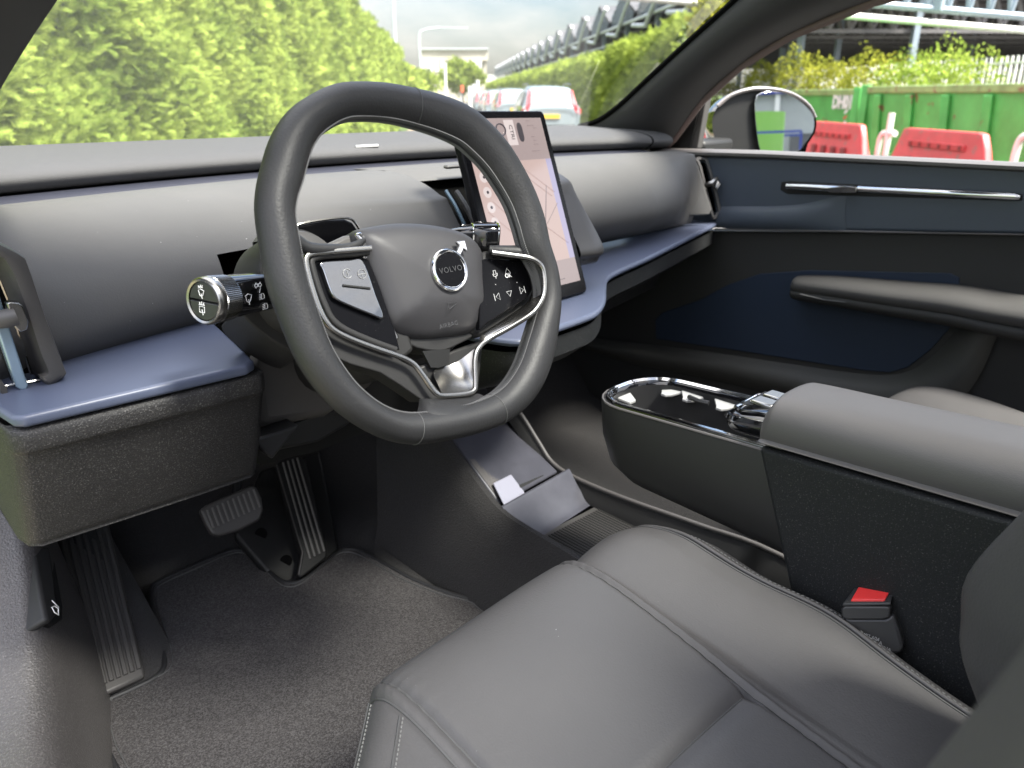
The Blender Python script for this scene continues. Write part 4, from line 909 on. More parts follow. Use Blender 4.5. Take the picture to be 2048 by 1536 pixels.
# armrest: lofted soft box rising to the rear
asec = cm([(.004, .0), (.0, .004), (-.001, .018), (.004, .034), (.018, .045), (.040, .048), (.070, .047), (.095, .042), (.112, .030), (.119, .012), (.118, .002), (.110, -.001)], 4, True)
rows = []
aF = Q(1515, 888, XC-.004); aB = Q(2048, 1043, XC-.004); dirA = (aB-aF)
for s, h, w, ins in ((-.020, .012, .085, .03), (-.017, .034, .114, .012), (-.005, .050, .126, .002), (.02, .060, .130, 0), (.07, .064, .131, 0), (.5, .064, .131, 0), (1.2, .066, .131, 0), (2.2, .068, .131, 0)):
    b_ = aF+dirA*s; z0 = b_[2]
    zb = z0 if s > -.018 else z0+.016
    w2 = w; cx_ = XC-.004+.0655
    row = []
    for x, z in asec: row.append((cx_-.0605*(w2/.131)+x*(w2/.131), b_[1], zb+z*h/.064+.001))
    rows.append(row)
rows = np.array(rows); rows = np.array([cm(rows[:, j], 5) for j in range(rows.shape[1])]).transpose(1, 0, 2)
loft('armrest', rows, M['armrest'], con, cv=True, caps=True)
# cup holder tub
tF, tB = Q(1172, 795, -.092), Q(1518, 893, -.092)
zt = lambda y: tB[2]+(tF[2]-tB[2])*(y-tB[1])/(tF[1]-tB[1])
y1 = tF[1]; y0 = tB[1]-.025
def outline(ins, n=7):     # plan of the tub, going round, front end rounded
    x0, x1 = -.096+ins, .038-ins; r = .056-ins*.8; o = [(x0, y0)]
    for a in np.linspace(180, 90, n): o.append((x0+r+r*math.cos(rad(a)), y1-ins-r+r*math.sin(rad(a))))
    for a in np.linspace(90, 0, n): o.append((x1-r+r*math.cos(rad(a)), y1-ins-r+r*math.sin(rad(a))))
    o.append((x1, y0)); return np.array(o)
def loop(ins, dz): return [(x, y, zt(y)+dz) for x, y in outline(ins)]
o0 = outline(0)
def lowr(ins, dz, back): return [(x, y-back*sm(y0, y1, y)-.08*(1-sm(y0, y1, y))*dz/-.1, zt(y)+dz-.02*(1-sm(y0, y1, y))) for x, y in outline(ins)]
def low(ins, dz):     # underside sloping up to the front
    return [(x, min(y, y1-.0-.0)-(.012 if y > y1-.06 else 0)*0, zt(y)+dz-(.035*sm(y1-.25, y0, y))*0) for x, y in outline(ins)]
tub = loft('cup_tub', [lowr(.022, -.100, .045), lowr(.008, -.094, .030), lowr(.001, -.080, .016), lowr(-.001, -.045, .004), loop(-.001, -.004), loop(.001, -.0005), loop(.004, 0)], M['console'], con)
plate('tub_bottom', lowr(.020, -.099, .045), (0, 0, .004), M['console'], con)
tube('tub_edge', loop(.0005, -.001), .0016, M['doorgrey'], con, n=6)
loft('tub_rim', [loop(.003, -.001), loop(.0045, .0015), loop(.008, .0025), loop(.0105, .0005), loop(.012, -.006)], M['gloss'], con)
loft('tub_liner', [loop(.012, -.004), loop(.014, -.068), loop(.016, -.072)], M['blacksat'], con)
plate('tub_floor', loop(.013, -.070), (0, 0, -.003), M['rubber'], con)
tube('rim_trim', loop(.0055, .0026), .0017, M['chromeb'], con, n=6)
tube('rim_trim', loop(.0095, .0022), .0013, M['chromeb'], con, n=6)
# springy cup grips round the inside
def grip(y, side, w=.020):
    x0 = (-.094+.011) if side < 0 else (.038-.011); d = (.021 if side < 0 else .018)*(-side)
    zz = zt(y)-(.003 if side < 0 else .008)
    pts = [(x0, y-w, zz), (x0+d*.55, y-w*.45, zz-.004), (x0+d, y-w*.2, zz-.004), (x0+d, y+w*.2, zz-.004), (x0+d*.55, y+w*.45, zz-.004), (x0, y+w, zz)]
    plate('cup_grip', pts, (0, 0, -.004), M['gripm'], con, bevel=.0012)
M['gripm'] = mat('grip_grey_rubber', (.36, .36, .35), .5)
for x_, y_ in ((1212, 790), (1280, 806), (1345, 829), (1418, 848)): grip(min(U(x_, y_, x=-.083)[1], y1-.05), -1, .018)
for x_, y_ in ((1318, 785), (1382, 803), (1450, 812)): grip(min(U(x_, y_, x=.024)[1], y1-.045), 1, .018)
plate('cup_grip', [(-.045, y1-.012, zt(y1)-.009), (-.038, y1-.028, zt(y1)-.013), (-.026, y1-.028, zt(y1)-.013), (-.018, y1-.012, zt(y1)-.009)], (0, 0, -.004), M['gripm'], con, bevel=.001)
for y in (-.09,):
    for x_, s in ((-.078, 1), (.014, -1)):
        tube('grip_bridge', [(x_, y-.014+s*0, zt(y)-.010), (x_+s*.003, y, zt(y)-.010), (x_, y+.016, zt(y)-.010)], .003, M['blacksat'], con, n=6)
# window switch pod at the armrest's nose
W0 = U(1478, 800, x=-.05)
def PW(a, b, c): # a across (x), b back (-y), c up
    return np.array((-.030+a, -.198-b, zt(-.2)+.014+c+b*.14))
rows = [[PW(x*(w), b, z*h-.004) for x, z in rrect(2, 2, .7, 5)] for b, w, h in ((-.027, .014, .003), (-.0255, .026, .007), (-.021, .035, .011), (-.012, .042, .014), (.0, .0455, .016), (.02, .047, .017), (.07, .047, .018))]
pod = loft('switch_pod', rows, M['gloss'], con, cv=True, caps=True)
tube('pod_trim', [PW(x, b, .0105) for x, b in ((-.038, .06), (-.038, -.004), (-.030, -.015), (.02, -.018), (.036, -.006), (.038, .06))], .0022, M['chromeb'], pod, n=6)
tube('pod_trim', [PW(x, b, z) for x, b, z in ((-.0465, .06, .002), (-.0445, -.004, .001), (-.034, -.021, 0), (.01, -.026, -.001))], .0045, M['chromeb'], pod, n=6)
box('window_switch', PW(-.012, .010, .0145), (.020, .026, .006), M['chrome'], pod, bevel=.002)
box('window_switch', PW(.014, .010, .0145), (.020, .026, .006), M['chrome'], pod, bevel=.002)
plate('switch_well', [PW(-.026, -.010, .0135), PW(.026, -.012, .0135), PW(.026, .002, .0135), PW(-.026, .002, .0135)], (0, 0, .001), M['black'], pod)
# ================================================================ BUCKLE
bk = thing('seat_belt_buckle', 'black seat belt buckle with a red release button beside the seat cushion', 'seat belt buckle', (-.112, -.36, .45))
XB = -.118
ex_ = np.array((.22, -.975, -.0)); ex_ /= np.linalg.norm(ex_); nb = np.array((-.94, -.22, .26)); nb -= ex_*(nb@ex_); nb /= np.linalg.norm(nb)
bP = U(1740, 1245, x=XB)
def K2(px_, py_, d=0): return U(px_, py_, P=bP+nb*d, N=nb)
body_o = [K2(1684, 1230), K2(1700, 1237), K2(1770, 1237), K2(1786, 1228), K2(1800, 1265), K2(1807, 1297), K2(1800, 1308), K2(1760, 1309), K2(1710, 1290), K2(1695, 1262)]
plate('buckle_body', body_o, -nb*.020, M['blacksat'], bk, bevel=.003, seg=3)
plate('buckle_head', [K2(1682, 1218, .002), K2(1690, 1213, .002), K2(1776, 1213, .002), K2(1781, 1219, .002), K2(1779, 1236, .002), K2(1765, 1240, .002), K2(1693, 1240, .002), K2(1683, 1234, .002)], -nb*.024, M['blacksat'], bk, bevel=.003, seg=3)
tf = np.cross(ex_, nb); tf *= np.sign(tf[2])
hp = [K2(1683, 1215, .001), K2(1780, 1214, .001)]
bz = -nb
def top(u, v, d=0): return hp[0]*(1-u)+hp[1]*u+(-nb*.020)*v+tf*(.001+d+.011*v)
plate('buckle_frame', [top(-.0, 0), top(1.0, 0), top(.97, 1.05), top(.14, 1.05)], tf*.003, M['blacksat'], bk, bevel=.001)
plate('release_button', [top(.16, .12, .002), top(.86, .10, .002), top(.93, .92, .002), top(.22, .92, .002)], tf*.003, M['red'], bk, bevel=.0008)
text('buckle_text', 'MADE IN CHINA', K2(1744, 1287, .0006), ex_, tf, .0045, M['greyprint'], bk)
text('buckle_text', '50407 604', K2(1737, 1272, .0006), ex_, tf, .0045, M['greyprint'], bk)
text('buckle_text', '(40)13  CA', K2(1741, 1279, .0006), ex_, tf, .0045, M['greyprint'], bk)
tube('buckle_cable', [K2(1785, 1300, -.012), K2(1790, 1330, -.012), K2(1800, 1380, -.012)], .006, M['gloss'], bk)
# ================================================================ PASSENGER'S DOOR
door = thing('passenger_door', 'dark blue and black passenger door panel with chrome handle and padded armrest', 'car door', (.75, .1, .0))
DP, DN = (.66, .34, 0), np.array((1, .07, 0))
def Dr(px_, py_, d=0): return U(px_, py_, P=np.array(DP)-DN*d, N=DN)    # d: how far it stands out into the cabin
dn = DN/np.linalg.norm(DN)
def dplate(name, pts, d, th, m, bevel=.003, par=None, smooth_n=0, closed=True, label=None, seg=3):
    P = [Dr(x, y, d) for x, y in pts]
    if smooth_n: P = cm(P, smooth_n, True)
    return plate(name, P, dn*th, m, par or door, bevel=bevel, seg=seg, label=label)
dplate('door_lower', [(1000, 470), (1400, 462), (2200, 470), (2300, 1100), (2100, 1100), (1700, 960), (1000, 820)], .0, .04, M['doorblack'])
dplate('upper_panel', [(1250, 318), (1400, 312), (2200, 338), (2200, 472), (1432, 456), (1250, 452)], .014, .04, M['doorblue'], bevel=.006)
# sculpted ledge below the handle
dl = [[Dr(x, y, d) for x, y, d in r] for r in (
   [(1420, 412, .0145), (1430, 425, .024), (1432, 446, .026), (1432, 457, .016)],
   [(1500, 413, .0145), (1500, 425, .026), (1500, 448, .028), (1500, 459, .016)],
   [(1590, 412, .0145), (1590, 424, .026), (1590, 450, .027), (1590, 460, .016)],
   [(1640, 401, .0145), (1636, 416, .022), (1630, 450, .020), (1640, 461, .015)],
   [(1700, 385, .0145), (1690, 405, .0155), (1690, 450, .0150), (1700, 462, .0145)])]
loft('panel_ledge', dl, M['doorblue'], door, sub=2)
tube('panel_seam', [Dr(x, y, .016) for x, y in ((1430, 458), (1600, 461), (1800, 465), (2150, 471))], .0035, M['doorgrey'], door, ry=.0016)
# window sill cap
def cap(x):
    yt = np.interp(x, (1300, 1500, 2048, 2300), (297, 300, 325, 337)); yb = np.interp(x, (1300, 1500, 2048, 2300), (309, 313, 341, 354))
    return [Dr(x, yt-1, -.06), Dr(x, yt, -.02)*1., Dr(x, yt+2, .012), Dr(x, (yt+yb)/2, .024), Dr(x, yb-1, .024), Dr(x, yb+3, .015), Dr(x, yb+4, .0)]
def capz(x):
    r = cap(x); zt_ = U(x, np.interp(x, (1300, 1500, 2048, 2300), (297, 300, 325, 337)), P=np.array(DP), N=DN)[2]
    return [(p[0], p[1], min(p[2], zt_+.004) if i < 2 else p[2]) for i, p in enumerate(r)]
loft('window_sill', [capz(x) for x in np.linspace(1300, 2300, 14)], M['doorgrey'], door)
# chrome handle in its slot
dplate('handle_slot', [(1562, 364), (1580, 362), (2030, 385), (2046, 390), (2044, 402), (2030, 402), (1575, 388), (1560, 380)], .0155, .01, M['black'], bevel=.002)
h1 = [Dr(x, y, .024) for x, y in ((1573, 372), (1620, 374), (1708, 379))]
hd = tube('handle', h1, .0055, M['chromeb'], door, n=12, ry=.0065, scale=[.8, 1, 1.05]); tube('handle_bar', [Dr(x, y, .021) for x, y in ((1716, 377), (1850, 384), (2030, 393), (2040, 395))], .0052, M['chromeb'], door, n=12, ry=.0060, scale=[1, 1, 1, .6])
plate('handle_lever', [Dr(1640, 377, .030), Dr(1690, 372, .031), Dr(1712, 374, .031), Dr(1712, 386, .031), Dr(1660, 386, .030)], dn*.008, M['chromed'], hd, bevel=.001)
# armrest and the blue pocket behind it
dplate('door_pocket', [(1310, 640), (1325, 625), (1400, 600), (1455, 570), (1520, 548), (1620, 541), (1900, 547), (1918, 556), (1915, 600), (1905, 650), (1860, 700), (1815, 735), (1780, 745), (1730, 741), (1500, 705), (1312, 678)], .004, .006, M['pocket'], bevel=.001)
lip1 = [(1170, 672), (1285, 688), (1400, 700), (1560, 725), (1700, 746), (1790, 754), (1840, 735), (1890, 690), (1925, 640), (1960, 610)]
lip2 = [(1170, 700), (1280, 735), (1400, 752), (1560, 790), (1700, 830), (1830, 850), (1900, 830), (1960, 760), (1990, 680), (2010, 640)]
loft('pocket_lip', [[Dr(*p, d) for p, d in zip((a, (a[0]*.7+b[0]*.3, a[1]*.7+b[1]*.3), (a[0]*.3+b[0]*.7, a[1]*.3+b[1]*.7), b), (.006, .034, .040, .010))] for a, b in zip(lip1, lip2)], M['doorlip'], door, sub=2)
ar = [((1588, 572), 13, 10), ((1600, 575), 22, 22), ((1680, 583), 27, 34), ((1800, 598), 31, 44), ((1920, 612), 34, 52), ((2020, 630), 34, 52), ((2150, 650), 34, 52), ((2250, 662), 24, 40)]
rows = []
for (x, y), r, w in ar:
    c = Dr(x, y, .030); k = np.linalg.norm(c-CAM)/FPX
    rows.append([c+np.array((-q[0]*w*k*1.15, 0, (q[1]*r*.76+r*.22)*k*1.05)) for q in [(math.cos(a)*(1 if math.cos(a) > 0 else .9), math.sin(a)) for a in np.linspace(0, 2*math.pi, 25)[:-1]]])
rows = np.array(rows); rows = np.array([cm(rows[:, j], 4) for j in range(rows.shape[1])]).transpose(1, 0, 2)
rows2 = np.array(rows).copy()
arm = loft('door_armrest', rows, M['armd'], door, cv=True, caps=True)
rows2 = rows2.mean(1, keepdims=True)+(rows2-rows2.mean(1, keepdims=True))*np.array((.94, .98, .80)); rows2[:, :, 2] -= .022*np.linspace(.6, 1.15, len(rows2))[:, None]
rows2 = np.array([cm(rows2[:, j], 4) for j in range(rows2.shape[1])]).transpose(1, 0, 2)
loft('armrest_base', rows2, M['doorblack'], arm, cv=True, caps=True)
tube('armrest_seam', [Dr(x, y, .070) for x, y in ((1600, 588), (1650, 600), (1800, 615), (1950, 632), (2030, 645))], .0012, M['seatdark'], arm, n=5)
# window frame, glass, mirror
fr_ = [U(1320, 300, x=.70), U(1400, 185, x=.70)]
plate('quarter_panel', [U(1322, 300, x=.715), U(1402, 192, x=.715), U(1380, 297, x=.715)], (.02, 0, 0), M['black'], door)
plate('window_post', [U(1376, 297, x=.720), U(1400, 186, x=.720), U(1416, 180, x=.720), U(1394, 297, x=.720)], (.02, 0, 0), M['dashdark'], door, bevel=.002)
rf = [p+np.array((.012, .004, -.002)) for p in rearR]
M['rimline'] = mat('window_reveal', (.16, .115, .105), .4)
tube('window_frame', rf, .007, M['rimline'], door, n=8, ry=.010)
mb = MB(); mb.add([U(1385, 300, x=.745), U(2500, 345, x=.745), (.66, -1.2, 1.40), U(1900, -70, x=.67), U(1740, -8, x=.68), U(1410, 178, x=.735)], [(0, 1, 2, 3, 4, 5)]); mb.build('window_glass', M['glass'], door, smooth=False)
mir = thing('wing_mirror', 'black and grey wing mirror outside the passenger window', 'wing mirror', (.95, .42, .98))
XM = .93
def Y(px_, py_, y=.40): return U(px_, py_, y=y)
mc_ = [(1514, 190), (1560, 184), (1590, 195), (1615, 215), (1628, 235), (1627, 262), (1612, 285), (1590, 305), (1530, 308), (1520, 300), (1512, 250)]
ho = [(1424, 235), (1435, 212), (1460, 192), (1490, 181), (1520, 177), (1560, 181), (1592, 192), (1618, 212), (1630, 235), (1629, 262), (1614, 287), (1592, 310), (1440, 310), (1430, 285), (1424, 260)]
MP, MN = U(1570, 240, y=.40), np.array((-.52, -.85, .05)); MN /= np.linalg.norm(MN)
def Mi(p, d=0): return U(p[0], p[1], P=MP+MN*d, N=MN)
hc = sum(Mi(p) for p in ho)/len(ho)
hb = []
for s, d in ((1, .004), (1.0, -.01), (1.0, -.03), (.93, -.06), (.75, -.085), (.4, -.10), (.05, -.103)):
    hb.append([hc+(Mi(p)-hc)*s-MN*(-d)*1.0 if d > 0 else hc+(Mi(p)-hc)*s+MN*d for p in ho])
hb = np.array([cm(r, 3, True) for r in hb])
mh = loft('mirror_housing', hb, M['gloss'], mir, cv=True)
plate('mirror_back', [Mi(p, -.012) for p in ho], -MN*.004, M['black'], mir)
M['mirtop'] = mat('mirror_cap_paint', (.16, .14, .135), .3, coat=1)
tube('mirror_cap', cm([Mi(p, -.002) for p in ho[1:9]], 3), .005, M['mirtop'], mir, n=8)
plate('mirror_glass', cm([Mi(p, .001) for p in mc_], 3, True), -MN*.003, M['mirror'], mir, bevel=.001)
plate('mirror_arm', [(.76, .43, .955), (.90, .44, .955), (.90, .44, .985), (.76, .43, .985)], (0, .06, 0), M['black'], mir, bevel=.01)
# ================================================================ OUTSIDE
RA = rad(38.3); rv = np.array((math.sin(RA), math.cos(RA), 0)); sv = np.array((math.cos(RA), -math.sin(RA), 0)); GZ = -.30
C0 = np.array((CAM[0], CAM[1], 0))
def RF(a, b, z=GZ): return C0+rv*a+sv*b+np.array((0, 0, z))
def onb(px_, py_, b):      # point of the photograph on the vertical plane at lateral distance b from the eye
    return U(px_, py_, P=C0+sv*b, N=sv)
def ab(P): d = np.array(P)-C0; return float(d@rv), float(d@sv), float(d[2])
M['asphalt'] = mat('asphalt', (.10, .098, .092), .85, bump=.5, bscale=60, bdist=.01, var=.15, vscale=.8)
M['grass'] = mat('grass', (.07, .11, .025), .9, var=.4, vscale=3, bump=1, bscale=40, bdist=.03)
M['kerb'] = mat('kerb_stone', (.30, .28, .25), .8, var=.1, vscale=2)
M['soil'] = mat('sandy_soil', (.26, .20, .14), .9, var=.2, vscale=2)
M['steelw'] = mat('painted_steel_light', (.58, .61, .63), .4, metal=.2, var=.06, vscale=3)
M['steelb'] = mat('painted_steel_blue', (.27, .32, .37), .4, metal=.2, var=.08, vscale=3)
M['roofd'] = mat('dark_roof_sheet', (.10, .10, .105), .6, var=.25, vscale=2.5)
M['steeld'] = mat('weathered_steel', (.17, .16, .16), .6, var=.2, vscale=2)
M['gable'] = mat('gable_sheet', (.16, .17, .18), .6, var=.2, vscale=3)
M['bldg'] = mat('pale_render', (.50, .46, .38), .8, var=.06, vscale=.6)
M['bldw'] = mat('white_cladding', (.72, .72, .70), .6, var=.05, vscale=.6)
M['skip'] = mat('green_skip_paint', (.10, .42, .10), .5, var=.18, vscale=2.2, speck=(3.2, .66, .70, (.20, .09, .05)), bump=.3, bscale=8, bdist=.02)
M['skipt'] = mat('pale_green_rim', (.26, .36, .13), .6, var=.25, vscale=4, speck=(6, .6, .68, (.22, .12, .07)))
M['barr'] = mat('red_barrier_plastic', (.55, .055, .058), .5, var=.16, vscale=3, speck=(7, .60, .72, (.32, .10, .085)))
M['wht'] = mat('white_paint', (.75, .74, .70), .5, var=.05, vscale=4)
M['bark'] = mat('bark', (.10, .07, .05), .9, var=.3, vscale=20)
M['carw'] = mat('white_blue_car_paint', (.27, .32, .345), .25, coat=1)
M['carglass'] = mat('car_glass', (.05, .07, .07), .05, spec=.8)
M['tail'] = mat('tail_light_red', (.55, .02, .03), .2, coat=1)
M['plate'] = mat('yellow_number_plate', (.80, .50, .03), .5)
M['orange'] = mat('orange_plastic', (.70, .14, .06), .5)
M['blue'] = mat('solar_blue', (.04, .06, .30), .3)
M['bin'] = mat('green_bin', (.20, .42, .08), .4)
def leafmat(name, col, col2):
    m = bpy.data.materials.new(name); m.use_nodes = True; n = m.node_tree; n.nodes.clear()
    o = n.nodes.new('ShaderNodeOutputMaterial'); mi = n.nodes.new('ShaderNodeMixShader'); d = n.nodes.new('ShaderNodeBsdfDiffuse'); t = n.nodes.new('ShaderNodeBsdfTranslucent')
    mi.inputs[0].default_value = .32; c = n.nodes.new('ShaderNodeMixRGB'); g = n.nodes.new('ShaderNodeNewGeometry'); tx = n.nodes.new('ShaderNodeTexNoise'); tx.inputs['Scale'].default_value = 1.6; tx.inputs['Detail'].default_value = 3
    tcx = n.nodes.new('ShaderNodeTexCoord'); n.links.new(tcx.outputs['Object'], tx.inputs['Vector'])
    ad = n.nodes.new('ShaderNodeMath'); ad.operation = 'MULTIPLY_ADD'; ad.inputs[1].default_value = .7; n.links.new(g.outputs['Random Per Island'], ad.inputs[0])
    mr = n.nodes.new('ShaderNodeMapRange'); mr.inputs['From Min'].default_value = .35; mr.inputs['From Max'].default_value = .65; mr.inputs['To Max'].default_value = .5; mr.inputs['To Min'].default_value = -.1
    n.links.new(tx.outputs['Fac'], mr.inputs['Value']); n.links.new(mr.outputs[0], ad.inputs[2]); n.links.new(ad.outputs[0], c.inputs['Fac'])
    c.inputs['Color1'].default_value = (*col, 1); c.inputs['Color2'].default_value = (*col2, 1)
    for s_ in (d, t): n.links.new(c.outputs[0], s_.inputs['Color'])
    n.links.new(d.outputs[0], mi.inputs[1]); n.links.new(t.outputs[0], mi.inputs[2]); n.links.new(mi.outputs[0], o.inputs['Surface']); return m
M['leafA'] = leafmat('conifer_leaf', (.15, .23, .04), (.45, .54, .12))
M['leafB'] = leafmat('broad_leaf', (.15, .22, .04), (.42, .50, .10))
M['leafC'] = leafmat('yellow_leaf', (.15, .18, .03), (.34, .34, .05))
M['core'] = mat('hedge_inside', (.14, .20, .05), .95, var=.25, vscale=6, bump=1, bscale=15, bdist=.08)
def big_mesh(name, V, F, m, parent):
    V = V.reshape(-1, 3).astype(np.float32); F = F.astype(np.int32); me = bpy.data.meshes.new(name)
    me.vertices.add(len(V)); me.vertices.foreach_set('co', V.ravel()); me.loops.add(F.size); me.loops.foreach_set('vertex_index', F.ravel())
    me.polygons.add(len(F)); me.polygons.foreach_set('loop_start', np.arange(0, F.size, F.shape[1], dtype=np.int32)); me.update(calc_edges=True); me.materials.append(m)
    o = bpy.data.objects.new(name, me); COL.objects.link(o); o.parent = parent; return o
def frond(nside=6):
    v = []; f = []
    def q(a, b, w, z=0):
        a, b = np.array(a, float), np.array(b, float); d = b-a; n_ = np.array((-d[1], d[0], 0)); n_ /= np.linalg.norm(n_)
        i = len(v); v.extend([a+n_*w/2, a-n_*w/2, b-n_*w*.15, b+n_*w*.15]); f.append((i, i+1, i+2, i+3))
    q((0, 0, 0), (0, 1, -.18), .07)
    for k in range(nside):
        y = .12+.8*k/nside; l = .42*(1-.55*k/nside)
        for s in (-1, 1): q((0, y, -.18*y*y), (s*l*.75, y+l*.75, -.18*y*y-.10*s*0-.06), .085)
    return np.array(v), np.array(f)
FV, FF = frond()
def leaf_t():
    return np.array([(-.35, 0, 0), (.35, .1, .05), (.25, 1, -.15), (-.25, .9, -.05)]), np.array([(0, 1, 2, 3)])
LV, LF = leaf_t()
def rots(N, dirs, spread):
    """random frames whose y axis follows dirs with spread"""
    y = dirs+rng.normal(0, spread, (N, 3)); y /= np.linalg.norm(y, axis=1, keepdims=True)
    r = rng.normal(0, 1, (N, 3)); x = np.cross(y, r); x /= np.linalg.norm(x, axis=1, keepdims=True); z = np.cross(x, y)
    return np.stack([x, y, z], 1)
def scatter(name, pos, dirs, size, tmpl, m, parent, spread=.5):
    tv, tf = tmpl; N = len(pos); R_ = rots(N, dirs, spread); s = size[:, None, None]
    V = np.einsum('vk,nkj->nvj', tv, R_)*s+pos[:, None, :]
    F = (tf[None]+(np.arange(N)*len(tv))[:, None, None]).reshape(-1, tf.shape[1]); return big_mesh(name, V, F, m, parent)
# ground and road
gv = [RF(a, b, GZ-.02) for a, b in ((-300, -400), (900, -400), (900, 500), (-300, 500))]
g = mk('ground', gv, [(3, 2, 1, 0)], M['grass'], smooth=False); g['kind'] = 'structure'
g = mk('road', [RF(a, b, GZ) for a, b in ((-60, -.9), (400, -.9), (400, 7.0), (-60, 7.0))], [(3, 2, 1, 0)], M['asphalt'], smooth=False); g['kind'] = 'structure'
g = mk('yard', [RF(a, b, GZ-.005) for a, b in ((-60, 7.1), (120, 7.1), (120, 120), (-60, 120))], [(3, 2, 1, 0)], M['asphalt'], smooth=False); g['kind'] = 'structure'
mb = MB()
mb.box((0, 0, 0), (.15, 400, .14)); v_, f_ = boxv(RF(120, -1.0, GZ+.04), (.15, 400, .16), Rz(-RA)); g = mk('kerb', v_, f_, M['kerb'], bevel=.01); g['kind'] = 'structure'
g = mk('path', [RF(a, b, GZ+.06) for a, b in ((-20, -1.5), (300, -1.5), (300, -1.08), (-20, -1.08))], [(3, 2, 1, 0)], M['soil'], smooth=False); g['kind'] = 'structure'
# clipped conifer hedges
def hedge(name, label, a0, a1, b0, b1, h, face, dens, sz, leaf, group=None, tallf=None):
    """block from a0..a1 along the road, b0..b1 across; face = the b side seen from the road"""
    T_ = thing(name, label, 'hedge', tuple(RF((a0+a1)/2, (b0+b1)/2)), 0, group); loc = np.array(T_.location)
    hh = tallf or (lambda a: h)
    st = 1 if b1 > b0 else -1; fb = b0 if face == 0 else b1
    inn = .14 if sz < .3 else .25
    cv_ = []
    n = 24
    for a in np.linspace(a0+.1, a1-.1, n):
        H = hh(a)-.12; cv_.append([RF(a, b0+inn*np.sign(b1-b0), GZ-.02), RF(a, b0+inn*np.sign(b1-b0), GZ+H), RF(a, b1-inn*np.sign(b1-b0), GZ+H), RF(a, b1-inn*np.sign(b1-b0), GZ-.02)])
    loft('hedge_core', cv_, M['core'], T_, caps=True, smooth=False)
    P_, D_, S_ = [], [], []
    def add(N, fa, fb_, fz, out):
        a = fa(N); z = fz(N, a); b = fb_(N)
        jit = .05*np.sin(a*2.1+z*1.7)+.035*np.sin(a*5.3-z*3.1+1)+.04*np.sin(z*7+a*3)
        b = b+jit*(1 if abs(out[0]) > 0 else 0)
        p = C0+np.outer(a, rv)+np.outer(b, sv); p[:, 2] = GZ+z
        d = np.tile(sv*out[0]*.8+rv*.15*0+np.array((0, 0, out[1])), (N, 1)); P_.append(p); D_.append(d)
        S_.append(sz*(.7+.6*rng.random(N)))
    dn_ = dens; Lh = a1-a0
    og = -np.sign(b1-b0)
    add(int(Lh*h*dn_), lambda N: a0+Lh*rng.random(N), lambda N: b0-og*.10*rng.random(N), lambda N, a: .3+(np.array([hh(x) for x in a])-.3)*rng.random(N), (og, .25))
    add(int(Lh*abs(b1-b0)*dn_*.7), lambda N: a0+Lh*rng.random(N), lambda N: b0+(b1-b0)*rng.random(N), lambda N, a: np.array([hh(x) for x in a])-.06*rng.random(N), (0, 1))
    add(int(abs(b1-b0)*h*dn_*.6), lambda N: a0+.1*rng.random(N), lambda N: b0+(b1-b0)*rng.random(N), lambda N, a: .3+(h-.3)*rng.random(N), (0, .4))
    scatter('hedge_foliage', np.vstack(P_)-loc, np.vstack(D_), np.concatenate(S_), (FV, FF), M[leaf], T_, spread=.45)
    return T_
hL = lambda a: (3.4 if a < 13 else 3.4-.45*min(1, (a-13)/4))+.12*math.sin(a*1.3)+.06*math.sin(a*3.7)
hedge('clipped_hedge', 'tall bright conifer hedge filling the left of the windscreen, nearest the car', 1.0, 11, -1.75, -3.2, 3.35, 0, 1700, .078, 'leafA', tallf=hL)
hedge('clipped_hedge', 'conifer hedge continuing down the left of the road, behind the nearest stretch', 11, 34, -1.75, -3.2, 2.95, 0, 330, .18, 'leafA', tallf=lambda a: hL(a))
hR = lambda a: 2.72+.10*math.sin(a*.9)+.08*math.sin(a*2.3)+(.25*sm(34, 24, a))
hedge('clipped_hedge', 'long green hedge along the right of the road behind the white car', 31.5, 120, 6.2, 8.0, 2.7, 0, 70, .34, 'leafB', tallf=hR)
hedge('clipped_hedge', 'right hand hedge block nearest the pillar, with tall loose shoots on top', 21.8, 30.9, 6.2, 7.0, 2.9, 0, 90, .26, 'leafB', tallf=lambda a: hR(a)+.1)
def crown(name, pos, rx, rz, N, sz, leaf, parent, tmpl=None):
    d = rng.normal(0, 1, (N, 3)); d /= np.linalg.norm(d, axis=1, keepdims=True); r = (.45+.55*rng.random(N)**.5)
    lob = 1+.22*np.sin(d[:, 0]*5+d[:, 2]*4)+.15*np.sin(d[:, 1]*7+1)
    p = d*np.array((rx, rx, rz))*(r*lob)[:, None]+np.array(pos)
    return scatter(name, p, d, sz*(.6+.8*rng.random(N)), tmpl or (LV, LF), M[leaf], parent, spread=.8)
def tree(label, a, b, h, rx, N, sz, leaf='leafB', name='tree', group=None, low=.35, cat='tree'):
    T_ = thing(name, label, cat, tuple(RF(a, b)), 0, group)
    mb = MB(); mb.tube([(0, 0, -.05), (.03, 0, h*.3), (-.02, .05, h*.75)], max(.04, h*.018), 7)
    for k in range(5):
        an = k*1.3; z = h*(.3+.08*k); mb.tube([(0, 0, z), (rx*.35*math.cos(an), rx*.35*math.sin(an), z+h*.15), (rx*.7*math.cos(an), rx*.7*math.sin(an), z+h*.3)], max(.015, h*.006), 5)
    mb.build('trunk', M['bark'], T_, local=True)
    crown('crown', (0, 0, h*(low+(1-low)/2)), rx, h*(1-low)/2, N, sz, leaf, T_); return T_
